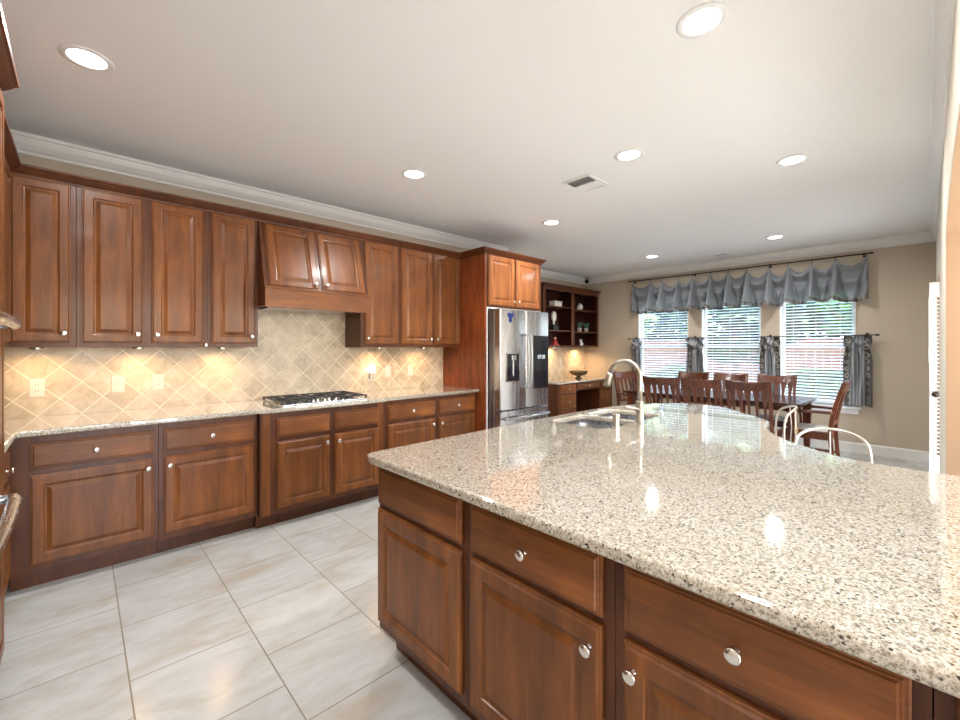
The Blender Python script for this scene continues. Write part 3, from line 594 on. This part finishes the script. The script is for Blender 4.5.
# ------------------------------------------------------------------ gas cooktop
t = root_obj('gas_cooktop', 'stainless gas cooktop with black iron grates set in the counter', 'cooktop', (1.49, 3.65, .9145)); t.scale = (.93, .93, .85)
obj('steel_tray', B((-.385, .385, -.255, .255, 0, .012)), STEEL, t, bevel=.004)
for cx in (-.262, 0, .262):
    bm = bmesh.new(); w = .122
    for a in (-w, w): box(bm, cx+a-.006, cx+a+.006, -.235 if cx else -.10, .235, .034, .046)
    y0 = -.235 if cx else -.10
    for y in (y0, .235, (y0+.235)/2): box(bm, cx-w, cx+w, y-.006, y+.006, .034, .046)
    for y in ([-.12, .12] if cx else [.07]):
        for k in range(4):
            a = k*PI/2+PI/4; box(bm, .03, .115, -.005, .005, .036, .047, Matrix.Translation((cx, y, 0)) @ Matrix.Rotation(a, 4, 'Z'))
        box(bm, cx-w, cx-.028, y-.005, y+.005, .036, .047); box(bm, cx+.028, cx+w, y-.005, y+.005, .036, .047)
    for a in (-w, w):
        for y in (y0, .235): box(bm, cx+a-.008, cx+a+.008, y-.008, y+.008, .012, .046)
    obj('grate', bm, BLACK, t, bevel=.0015)
    for y in ([-.12, .12] if cx else [.07]): obj('burner', lathe([(.045, .012), (.045, .022), (.036, .024), (.036, .032), (.03, .034), (0, .034)], 24), BLACK, t, (cx, y, 0), smooth=False)
for k in range(5): obj('control_knob', lathe([(0, .034), (.012, .034), (.017, .030), (.019, .012), (.0195, .012)], 20), STEEL, t, (-.104+.052*k, -.185+(.03 if k % 2 else 0), 0))

# ------------------------------------------------------------------ wall oven tower (faces +X)
t = root_obj('wall_oven_tower', 'tall cherry cabinet holding stainless double wall ovens', 'oven', (XL+.002, 1.30, 0), PI/2); o = XL+.002
dF = -(-.243-o)
obj('cabinet_case', B((0, 1.315, dF+.018, 0, 0, 2.42)), WOODF, t); obj('face_frame', B((0, .15, dF, dF+.018, .10, 2.42), (.80, 1.315, dF, dF+.018, .10, 2.42), (.15, .80, dF, dF+.018, 2.0, 2.42), (.15, .80, dF, dF+.018, .10, .42)), WOODF, t)
obj('crown', sweep([(0, 0), (0, dF), (1.315, dF), (1.315, 0)], [(a*1.1, 2.41+b*1.35) for a, b in CC]), WOODF, t)
obj('control_panel', B((.152, .798, dF-.008, dF+.01, 1.62, 1.80)), BGLOSS, t)
for z0, z1 in ((1.02, 1.60), (.42, 1.00)):
    d = obj('oven_door', B((.152, .798, dF-.022, dF+.01, z0, z1)), STEEL, t, bevel=.004)
    obj('window_glass', B((.22, .73, dF-.025, dF-.021, z0+.10, z1-.16)), BGLOSS, d)
    hz = 1.446 if z0 > 1 else .878
    obj('handle', tube([tuple(v) for v in catmull([(.20, dF-.015, hz), (.195, dF-.055, hz), (.205, dF-.082, hz), (.24, dF-.090, hz), (.48, dF-.094, hz), (.70, dF-.090, hz), (.745, dF-.082, hz), (.755, dF-.055, hz), (.75, dF-.015, hz)], 4)], .017, 12), STEEL, d, smooth=True)
door(t, .15, .80, 2.02, 2.38, dF); door(t, .84, 1.28, .14, 2.38, dF); drawer(t, .15, .80, .14, .40, dF)

# ------------------------------------------------------------------ island
XI = .962      # island face frame plane; doors stand .02 proud
def isl(label, y0, y1, items):
    t = root_obj('base_cabinet', label, 'cabinet', (XI+.60, y0, 0), -PI/2, 'island base cabinets'); w = y0-y1
    carcass(t, 0, w, 0, -.60, .135, .878, -.515, .135)
    for a, b, kn, kk in items:
        drawer(t, y0-a, y0-b, .690, .852, -.60, kn); door(t, y0-a, y0-b, .174, .668, -.60, KB(kk, a-b, .49, True) if kk else None)
    return t
isl('cherry island cabinet at the rounded granite corner, its door and drawer without knobs', 1.664, 1.074, [(1.656, 1.100, None, None)])
isl('cherry island cabinet with one drawer knob between the corner cabinet and the wide drawer', 1.074, .530, [(1.053, .561, True, 'r')])
isl('cherry island cabinet with the drawer that looks widest, beside the last seam', .530, -.006, [(.503, .017, True, 'l')])
isl('cherry island cabinet beyond the last seam, under the arch end of the granite', -.006, -.60, [(-.030, -.56, True, 'l')])
t = root_obj('island_back_cabinet', 'cherry island body under the sink and the curved granite end', 'cabinet', (1.57, .60, 0))
obj('body', B((0, .46, -1.20, .30, .11, .875), (0, 1.45, .30, .58, .11, .875), (0, 1.45, 1.035, 1.055, .11, .875), (0, .52, .58, 1.025, .11, .875), (1.33, 1.45, .58, 1.025, .11, .875), (.52, 1.33, .58, 1.025, .11, .62), (0, .44, -1.20, .31, 0, .11), (0, 1.40, .34, .98, 0, .11)), WOODF, t)
for k in range(3): door(t, .02+.47*k, .02+.47*k+.45, .15, .84, 1.055) if False else None
for k, (a, b) in enumerate(((.03, .48), (.50, .95), (.97, 1.42))):
    d = obj('door', door_bm(.45, .69), WOODV, t, (b, 1.056, .15), (0, 0, PI)); knob(d, .03 if k else .42, .63)
corner = [(.885, 1.61), (.892, 1.65), (.92, 1.672)]
cur = catmull([(2.55, 1.715), (2.95, 1.69), (3.28, 1.60), (3.55, 1.42), (3.63, 1.20), (3.53, 1.02), (3.36, .875), (3.20, .735), (3.11, .675), (2.98, .655), (2.85, .635), (2.68, .56), (2.52, .46), (2.40, .345), (2.30, .22), (2.275, .10), (2.275, 0)], 5)
ol = [(.885, -.78), (.885, 0), (.885, 1.0)] + corner + [(1.2, 1.680), (1.6, 1.695), (2.0, 1.712)] + [(v.x, v.y) for v in cur] + [(2.275, -.78)]
tag(link('granite_countertop', slab(ol[::-1], [rrect(2.13, 2.50, 1.235, 1.615, .05)[::1], rrect(2.525, 2.875, 1.235, 1.615, .05)], .879, .914, .011), GRAN), 'large polished speckled granite island top with a curved end and a sink', 'countertop')
t = root_obj('double_sink', 'stainless undermount double bowl sink set in the island granite', 'sink', (2.5, 1.425, .878))
for nm, a, b in (('basin', -.375, .005), ('basin', .020, .380)):
    bm = bmesh.new(); tp = rrect(a, b, -.195, .195, .055); bt = rrect(a+.02, b-.02, -.175, .175, .06); lp = rrect(a-.012, b+.012, -.207, .207, .06)
    A = [[bm.verts.new((x, y, z)) for x, y in pts] for pts, z in ((lp, -.001), (tp, -.001), (tp, -.02), (bt, -.18))]
    for u, v in zip(A, A[1:]):
        for i in range(len(u)): bm.faces.new((u[i], u[(i+1) % len(u)], v[(i+1) % len(v)], v[i]))
    bm.faces.new(A[-1]); d = obj(nm, bm, STEEL, t); d.modifiers.new('s', 'SOLIDIFY').thickness = .002
    obj('drain', lathe([(0, -.172), (.03, -.172), (.042, -.176), (.045, -.1795)], 20), CHROME, d, ((a+b)/2, 0, 0))
t = root_obj('kitchen_faucet', 'brushed nickel gooseneck faucet beside the island sink', 'faucet', (2.42, 1.175, .9145))
obj('base', lathe([(0, 0), (.030, 0), (.030, .004), (.024, .008), (.0225, .13), (.020, .136), (.0135, .14), (0, .14)], 24), FAUCETM, t, smooth=False)
pts = [(0, 0, .13), (0, .0, .22), (0, .0, .285)] + [(0, .096-.096*math.cos(a), .285+.086*math.sin(a)) for a in [PI*k/10 for k in range(1, 9)]] + [(0, .196, .29)]
obj('spout', tube(pts, .0150, 14), FAUCETM, t, smooth=True)
obj('spray_head', tube([(0, .194, .302), (0, .199, .28), (0, .212, .235), (0, .218, .212)], [.0165, .018, .022, .022], 14), FAUCETM, t, smooth=True)
obj('lever', tube([(-.02, .0, .085), (-.05, .012, .10), (-.115, .03, .108)], [.012, .008, .007], 10), FAUCETM, t, smooth=True)
t = root_obj('soap_dispenser', 'short nickel soap dispenser next to the faucet', 'dispenser', (2.225, 1.222, .9145))
obj('body', lathe([(0, 0), (.024, 0), (.024, .004), (.019, .007), (.019, .052), (0, .054)], 20), FAUCETM, t)
obj('pump_head', lathe([(0, .054), (.0215, .054), (.0225, .058), (.0225, .074), (.019, .077), (0, .077)], 20), FAUCETM, t)

# ------------------------------------------------------------------ dining furniture
t = root_obj('dining_table', 'long dark cherry dining table in front of the windows', 'table', (6.085, 1.95, 0))
TX, TY = .485, 1.02
obj('tabletop', B((-TX, TX, -TY, TY, .728, .76)), CHERRYT, t, bevel=.006)
obj('apron', B((-TX+.07, TX-.07, -TY+.07, -TY+.09, .692, .728), (-TX+.07, TX-.07, TY-.09, TY-.07, .692, .728), (-TX+.07, -TX+.09, -TY+.07, TY-.07, .692, .728), (TX-.09, TX-.07, -TY+.07, TY-.07, .692, .728)), CHERRY, t)
for sx in (-1, 1):
    for sy in (-1, 1):
        bm = bmesh.new(); x, y = sx*(TX-.085), sy*(TY-.085); w0, w1 = .026, .042
        A = [[bm.verts.new((x+a*w, y+b*w, z)) for a, b in ((-1, -1), (1, -1), (1, 1), (-1, 1))] for w, z in ((w0, 0), (w1, .6), (w1, .728))]
        for u, v in zip(A, A[1:]):
            for i in range(4): bm.faces.new((u[i], u[(i+1) % 4], v[(i+1) % 4], v[i]))
        bm.faces.new(A[0]); bm.faces.new(A[-1]); obj('leg', bm, CHERRY, t, bevel=.003)
MATC = mat('dark_placemat', srgb(70, 62, 60), .8)
def by(z): # back rake: y offset of the back posts at height z
    return .19 + (0 if z < .45 else (z-.45)**1.5*.30)
def chair(arms=False, name='dining_chair'):
    t = bpy.data.objects.new(name, None); COL.objects.link(t)
    obj('seat', B((-.225, .225, -.225, .19, .425, .452)), CHERRY, t, bevel=.006)
    sc = grid(10, 10, lambda u, v: (-.205+.41*u, -.205+.38*v, .453+.030*(1-(2*u-1)**4)*(1-(2*v-1)**4)))
    obj('seat_cushion', sc, CUSH, t, smooth=True).modifiers.new('s', 'SOLIDIFY').thickness = .006
    for sx in (-1, 1):
        bm = bmesh.new(); zz = [0, .2, .45, .6, .75, .9, .985]
        A = [[bm.verts.new((sx*(.2+max(0, z-.5)*.01)+a*.0155, by(z)+(.04*(1-z/.45)**1.5 if z < .45 else 0)+b*.019, z)) for a, b in ((-1, -1), (1, -1), (1, 1), (-1, 1))] for z in zz]
        for u, v in zip(A, A[1:]):
            for i in range(4): bm.faces.new((u[i], u[(i+1) % 4], v[(i+1) % 4], v[i]))
        bm.faces.new(A[0]); bm.faces.new(A[-1]); obj('leg', bm, CHERRY, t, bevel=.003)
        bm = B((sx*.2-.017, sx*.2+.017, -.215, -.181, 0, .425)); obj('leg', bm, CHERRY, t, bevel=.003)
        if arms:
            obj('armrest', tube([tuple(v) for v in catmull([(sx*.225, by(.66)-.005, .665), (sx*.255, .05, .668), (sx*.26, -.12, .66), (sx*.25, -.20, .655)], 4)], .017, 8), CHERRY, t, smooth=True)
            obj('arm_support', tube([(sx*.225, -.13, .43), (sx*.25, -.14, .55), (sx*.255, -.15, .655)], .014, 8), CHERRY, t, smooth=True)
    obj('apron', B((-.185, .185, -.21, -.19, .36, .425), (-.185, .185, .17, .188, .36, .425), (-.21, -.19, -.18, .17, .36, .425), (.19, .21, -.18, .17, .36, .425)), CHERRY, t)
    obj('stretcher', B((-.207, -.193, -.18, .19, .16, .185), (.193, .207, -.18, .19, .16, .185), (-.193, .193, -.01, .008, .165, .183)), CHERRY, t)
    def rail(z0, z1, hw, c=.022, top=.0):
        def f(side):
            return lambda u, v: ((2*u-1)*hw, by(z0+(z1-z0)*v)+c*(1-(2*u-1)**2)+side*.010, z0+(z1-z0)*v+top*v*(2*u-1)**2)
        bm = bmesh.new(); n = 12
        A = [[f(-1)(i/n, 0), f(-1)(i/n, 1), f(1)(i/n, 1), f(1)(i/n, 0)] for i in range(n+1)]; V = [[bm.verts.new(p) for p in a] for a in A]
        for a, b in zip(V, V[1:]):
            for i in range(4): bm.faces.new((a[i], a[(i+1) % 4], b[(i+1) % 4], b[i]))
        bm.faces.new(V[0]); bm.faces.new(V[-1]); return bm
    obj('top_rail', rail(.895, .985, .222, .022, .022), CHERRY, t, bevel=.003); obj('lower_rail', rail(.53, .57, .205), CHERRY, t, bevel=.002)
    for k in range(5):
        cx = -.148+.074*k; c = .022*(1-(cx/.22)**2); bm = bmesh.new()
        A = []
        for z, w in ((.565, .011), (.70, .013), (.80, .019), (.86, .027), (.91, .037)):
            A.append([bm.verts.new((cx*(1+(z-.56)*.15)+a*w, by(z)+c+b*.006, z)) for a, b in ((-1, -1), (1, -1), (1, 1), (-1, 1))])
        for u, v in zip(A, A[1:]):
            for i in range(4): bm.faces.new((u[i], u[(i+1) % 4], v[(i+1) % 4], v[i]))
        bm.faces.new(A[0]); bm.faces.new(A[-1]); obj('back_slat', bm, CHERRY, t)
    return t
def copy_tree(o, parent=None):
    c = o.copy(); COL.objects.link(c); c.parent = parent
    for ch in o.children: copy_tree(ch, c)
    return c
side0 = chair(); spots = [
    (5.64, 2.33, PI/2, 'slat-back dining chair on the island side of the table, closest to the desk'),
    (5.64, 1.845, PI/2, 'slat-back dining chair on the island side of the table, middle one of three'),
    (5.64, 1.36, PI/2, 'slat-back dining chair on the island side of the table, closest to the curved armchair end'),
    (6.55, 2.47, -PI/2, 'slat-back dining chair on the window side of the table, closest to the desk'),
    (6.55, 1.96, -PI/2, 'slat-back dining chair on the window side of the table, before the middle window'),
    (6.55, 1.40, -PI/2, 'slat-back dining chair on the window side of the table, under the leafy window view')]
for i, (x, y, rz, lab) in enumerate(spots):
    c = side0 if i == 0 else copy_tree(side0)
    c.location = (x, y, 0); c.rotation_euler = (0, 0, rz); tag(c, lab, 'chair', 'dining chairs along the table')
arm0 = chair(True, 'dining_armchair'); arm1 = copy_tree(arm0)
arm0.location = (6.09, .915, 0); arm0.rotation_euler = (0, 0, PI); tag(arm0, 'dining armchair at the table end by the bare beige wall', 'chair', 'dining armchairs at the table ends')
arm1.location = (6.17, 3.03, 0); arm1.rotation_euler = (0, 0, R(-24)); tag(arm1, 'dining armchair at the table end facing away from the desk', 'chair', 'dining armchairs at the table ends')

# bar stools behind the island
def stool(lab, x, y, rz, seat=.60, rods=(-.45, 0, .45)):
    t = root_obj('bar_stool', lab, 'stool', (x, y, 0), rz, 'metal bar stools at the island')
    obj('seat', lathe([(0, seat+.03), (.14, seat+.028), (.175, seat+.01), (.18, seat-.01), (.165, seat-.02), (0, seat-.02)], 28), CUSH, t, smooth=True)
    for k in range(4):
        a = PI/4+k*PI/2; c, s = math.cos(a), math.sin(a)
        obj('leg', tube([tuple(v) for v in catmull([(c*.13, s*.13, seat-.02), (c*.15, s*.15, seat-.2), (c*.13, s*.13, .25), (c*.21, s*.21, .008)], 4)], .009, 8), PALE, t, smooth=True)
    obj('foot_ring', tube([(.145*math.cos(2*PI*i/24), .145*math.sin(2*PI*i/24), .22) for i in range(24)], .007, 8, closed=True), PALE, t, smooth=True)
    def bk(f, z): # barrel shaped back: f -1..1 round the seat
        a = f*R(62); return (.185*math.sin(a), .185*math.cos(a), z)
    hoop = [bk(-1, seat+.0), bk(-1, seat+.12), bk(-.98, seat+.22), bk(-.86, seat+.285), bk(-.6, seat+.315), bk(-.3, seat+.33), bk(0, seat+.335), bk(.3, seat+.33), bk(.6, seat+.315), bk(.86, seat+.285), bk(.98, seat+.22), bk(1, seat+.12), bk(1, seat+.0)]
    obj('back_hoop', tube([tuple(v) for v in catmull(hoop, 3)], .0075, 8), PALE, t, smooth=True)
    for f in rods: obj('back_rod', tube([bk(f, seat+.0), bk(f*.8, seat+.17), bk(f, seat+.32)], .004, 6), PALE, t, smooth=True)
    bm = bmesh.new()
    for k in range(8):
        a = 2*PI*k/8; p = Vector(bk(0, seat+.16)); q = p+Vector((.045*math.cos(a), -.004, .03*math.sin(a))); tube([p, (p+q)/2+Vector((0, .006, 0)), q], [.003, .010, .002], 6, bm)
    obj('leaf_rosette', bm, GILT, t, smooth=True)
    return t
stool('pale metal bar stool with hoop back standing beyond the concave granite edge', 2.93, .35, R(-80), .570, (0,))
stool('pale metal bar stool seen edge-on between the island and the dining table', 3.77, .84, R(-160), .60)

# ------------------------------------------------------------------ curtains
def fabric(name, a, b, stripe=0, trans=.25, sheer=0):
    m = mat(name, a, .7, spec=.2)
    if stripe:
        mp = coords(m, (1, 1, 1)); sp = nd(m, 'ShaderNodeSeparateXYZ'); lk(m, mp.outputs[0], sp.inputs[0])
        w = nd(m, 'ShaderNodeMath', operation='SINE'); k = nd(m, 'ShaderNodeMath', operation='MULTIPLY'); k.inputs[1].default_value = stripe; lk(m, sp.outputs[2 if stripe > 200 else 1], k.inputs[0]); lk(m, k.outputs[0], w.inputs[0])
        r = ramp(m, [(.4, a), (.6, b)]); lk(m, w.outputs[0], r.inputs[0]); lk(m, r.outputs[0], bs(m).inputs['Base Color'])
    t = m.node_tree; out = t.nodes['Material Output']; tr = nd(m, 'ShaderNodeBsdfTranslucent'); tr.inputs[0].default_value = (*b, 1); mx = nd(m, 'ShaderNodeMixShader'); mx.inputs[0].default_value = trans
    lk(m, bs(m).outputs[0], mx.inputs[1]); lk(m, tr.outputs[0], mx.inputs[2])
    if sheer:
        tp = nd(m, 'ShaderNodeBsdfTransparent'); m2 = nd(m, 'ShaderNodeMixShader'); m2.inputs[0].default_value = sheer
        lk(m, mx.outputs[0], m2.inputs[1]); lk(m, tp.outputs[0], m2.inputs[2]); mx = m2
    lk(m, mx.outputs[0], out.inputs[0]); return m
SHEER = fabric('grey_sheer', srgb(126, 132, 140), srgb(156, 162, 168), 700, .12, .18); CURT = fabric('grey_striped_cloth', srgb(138, 142, 148), srgb(196, 199, 202), 190, .15)
def medallion(name, sc):
    m = mat(name, srgb(70, 66, 62), .8); mp = coords(m, (sc, sc, sc)); vo = nd(m, 'ShaderNodeTexVoronoi'); vo.inputs['Randomness'].default_value = .15; vo.inputs['Scale'].default_value = 1; lk(m, mp.outputs[0], vo.inputs['Vector'])
    r = ramp(m, [(0, srgb(76, 74, 74)), (.20, srgb(78, 76, 76)), (.25, srgb(158, 153, 144)), (.38, srgb(162, 157, 148)), (.43, srgb(92, 90, 90)), (.9, srgb(82, 80, 82))]); lk(m, vo.outputs['Distance'], r.inputs[0]); lk(m, r.outputs[0], bs(m).inputs['Base Color']); return m
MED = medallion('medallion_border', 11); MEDS = medallion('medallion_hem', 20)
pins = [3.67, 3.311, 3.127, 2.86, 2.622, 2.352, 2.103, 1.855, 1.577, 1.345, 1.076, .835, .525]
XV = WX-.10; ZR = 2.557
def swag(s):
    s = min(max(s, 0), .99999)*12; i = int(s); t = s-i; return i, t, pins[i]*(1-t)+pins[i+1]*t
def val(s, v, off=0):
    i, t, y = swag(s); t = min(max(t, 0), 1); s = s*12; q = max(0, 4*t*(1-t)); dp = min(t, 1-t)*abs(pins[i]-pins[i+1]); rnd = ((i*37) % 11)/11
    zt = ZR-.012 - (.125+.03*rnd)*q**.8; zb = 1.995-.022*q + .012*math.sin(i*2.1)
    z = zt+(zb-zt)*v
    wf = .018+.042*v; em = min(1, min(s, 12-s)*1.3+.12)
    x = XV - .004 - em*(.02+.22*v)*math.exp(-(dp/wf)**2) + .08*v**.6*math.exp(-((dp-wf*1.6)/(wf*.5))**2)
    x += .06*math.sin(v*17*(1-.3*v) + i)*q**.6*max(0, 1-v)**.8 - .012*q*(1-v)
    yy = y + .0
    return (x-off, yy, z)
t = root_obj('window_valance', 'sheer grey swagged valance with patterned hem hanging over all three windows', 'valance', (0, 0, 0))
obj('cloth', grid(12*26, 26, lambda a, b: val(a, b)), SHEER, t, smooth=True)
obj('hem', grid(12*26, 3, lambda a, b: val(a, .905+.10*b, .002)), MEDS, t, smooth=True)
obj('end_return', grid(3, 12, lambda a, b: (XV-.02+.115*a, .522+.004*math.sin(a*6), ZR-.01-.56*b)), SHEER, t, smooth=True)
def rod(lab, z, y0, y1, r, brs, x=XV):
    t = root_obj('curtain_rod', lab, 'rod', (x, 0, z)); obj('pole', tube([(0, y0, 0), (0, y1, 0)], r, 12), BRONZE, t, smooth=True)
    for y, s in ((y0, 1), (y1, -1)): obj('finial', lathe([(0, -.006), (.010, -.004), (.015, .006), (.009, .014), (.013, .022), (0, .034)], 14), BRONZE, t, (0, y, 0), (R(-90)*s, 0, 0), True)
    for y in brs: obj('bracket', B((-.006, WX-x-.001, y-.006, y+.006, -.006, .006), (WX-x-.008, WX-x-.001, y-.015, y+.015, -.03, .03)), BRONZE, t)
    return t
rv = rod('dark bronze rod along the top of the swagged valance', ZR+.006, 3.72, .495, .010, [3.66, 2.622, 1.577, .56])
for y in pins[1:-1]: obj('ring', tube([(.018*math.cos(2*PI*k/14), 0, .018*math.sin(2*PI*k/14)) for k in range(14)], .0035, 6, closed=True), BRONZE, rv, (0, y, -.004), smooth=True)
rod('thin bronze rod across the middle of the windows carrying the short curtains', 1.528, 3.73, .44, .006, [3.63, 2.62, 1.58, .53], XV+.02)
def cafe(y0, y1, lab, seed, borders):
    t = root_obj('cafe_curtain', lab, 'curtain', (XV+.02, (y0+y1)/2, 0), 0, 'short curtain panels on the middle rod'); hw = (y1-y0)/2; rnd = random.Random(seed); ph = rnd.uniform(0, 6)
    def f(u, v):
        z = 1.522-.905*v; y = (2*u-1)*hw; top = math.exp(-((v-.08)/.12)**2)
        x = -.040*math.sin(u*PI*5.2+ph+.9*math.sin(v*5)) - .014*math.sin(u*23+ph*2+v*3)
        x += -.055*top*math.sin((u*9+v*34)+ph)
        y += .018*math.sin(v*4+ph+u*3)*(1-abs(2*u-1)) - .05*top*math.sin(u*9+ph)*(1-abs(2*u-1))
        k = 1-.12*math.exp(-((v-.2)/.1)**2); return (x, y*k, z)
    obj('panel', grid(60, 60, f), CURT, t, smooth=True).modifiers.new('s', 'SOLIDIFY').thickness = .0015
    for b in borders:
        bw = .07/(2*hw); u0 = 0 if b < 0 else 1-bw
        obj('border', grid(8, 60, lambda u, v: tuple(Vector(f(u0+bw*u, v))+Vector((-.003, 0, 0)))), MED, t, smooth=True)
cafe(3.50, 3.69, 'short grey curtain panel at the end of the rod nearest the desk', 1, (1,))
cafe(2.47, 2.745, 'short grey curtain panel between the desk-side window and the middle window', 2, (-1, 1))
cafe(1.44, 1.70, 'short grey curtain panel between the middle window and the leafy window', 3, (-1, 1))
cafe(.475, .76, 'short grey curtain panel at the end of the rod beside the bare wall', 4, (-1, 1))

# ------------------------------------------------------------------ ceiling fixtures
CW = (1, .98, .96)
LL = [(.024, 2.737, 'above the oven-side end of the counter'), (1.896, .65, 'above the near end of the island'), (1.916, 2.785, 'in front of the range hood'),
      (2.839, 1.459, 'over the island sink'), (3.782, .678, 'over the far curved end of the island'), (3.754, 2.831, 'in front of the refrigerator'),
      (6.261, 1.299, 'over the table, by the bare-wall end'), (6.256, 2.849, 'over the table, by the desk end')]
LL_ADDED = [(.03, .65, 'added unseen over the floor behind the camera position'), (1.0, -2.0, 'added unseen in the adjoining room over the first opening'), (3.4, -2.0, 'added unseen in the adjoining room over the second opening'), (5.8, -2.0, 'added unseen in the adjoining room over the third opening')]  # lamps out of view, added to brighten the scene
for x, y, lab in LL+LL_ADDED:
    t = root_obj('recessed_ceiling_light', 'round white recessed ceiling light ' + lab, 'light', (x, y, H), 0, 'recessed ceiling lights')
    obj('trim_ring', lathe([(.070, -.002), (.075, -.006), (.098, -.004), (.100, -.0005), (.070, -.0005)], 36), TRIMW, t, smooth=True)
    obj('lens', lathe([(0, -.003), (.072, -.003), (.072, -.0006), (0, -.0006)], 32), LAMP, t)
    lamp('can_light', 'AREA', (0, 0, -.008), CAN_W, CW, .14, parent=t, spread=170)
def vent(x, y, rz, w, d, lab):
    t = root_obj('ceiling_vent', lab, 'vent', (x, y, H-.0005), rz)
    obj('frame', B((-w, w, -d, -d+.025, -.008, 0), (-w, w, d-.025, d, -.008, 0), (-w, -w+.025, -d+.025, d-.025, -.008, 0), (w-.025, w, -d+.025, d-.025, -.008, 0), (-.006, .006, -d+.025, d-.025, -.007, 0)), TRIMW, t, bevel=.002)
    obj('backing', B((-w+.02, w-.02, -d+.02, d-.02, -.001, 0)), DARK, t)
    bm = bmesh.new(); n = int((2*w-.05)/.016)
    for k in range(n):
        x0 = -w+.03+k*.016; box(bm, -.008, .008, -d+.025, d-.025, -.0006, .0006, Matrix.Translation((x0, 0, -.006)) @ Matrix.Rotation(R(35 if x0 > 0 else -35), 4, 'Y'))
    obj('louver_slat', bm, TRIMW, t)
vent(3.07, 1.96, 0, .16, .13, 'white rectangular ceiling vent between the recessed lights over the island'); vent(6.87, 2.17, PI/2, .18, .06, 'narrow white ceiling vent close to the window wall')
t = root_obj('ceiling_camera', 'small black camera at the ceiling corner over the desk shelf', 'camera', (7.24, 4.60, H-.075))
obj('mount', lathe([(0, .075), (.02, .075), (.02, .065), (.008, .06), (.008, .03), (0, .03)], 14), BLACK, t); obj('body', lathe([(0, -.035), (.03, -.03), (.034, 0), (.03, .03), (0, .034)], 20), BLACK, t, smooth=True)
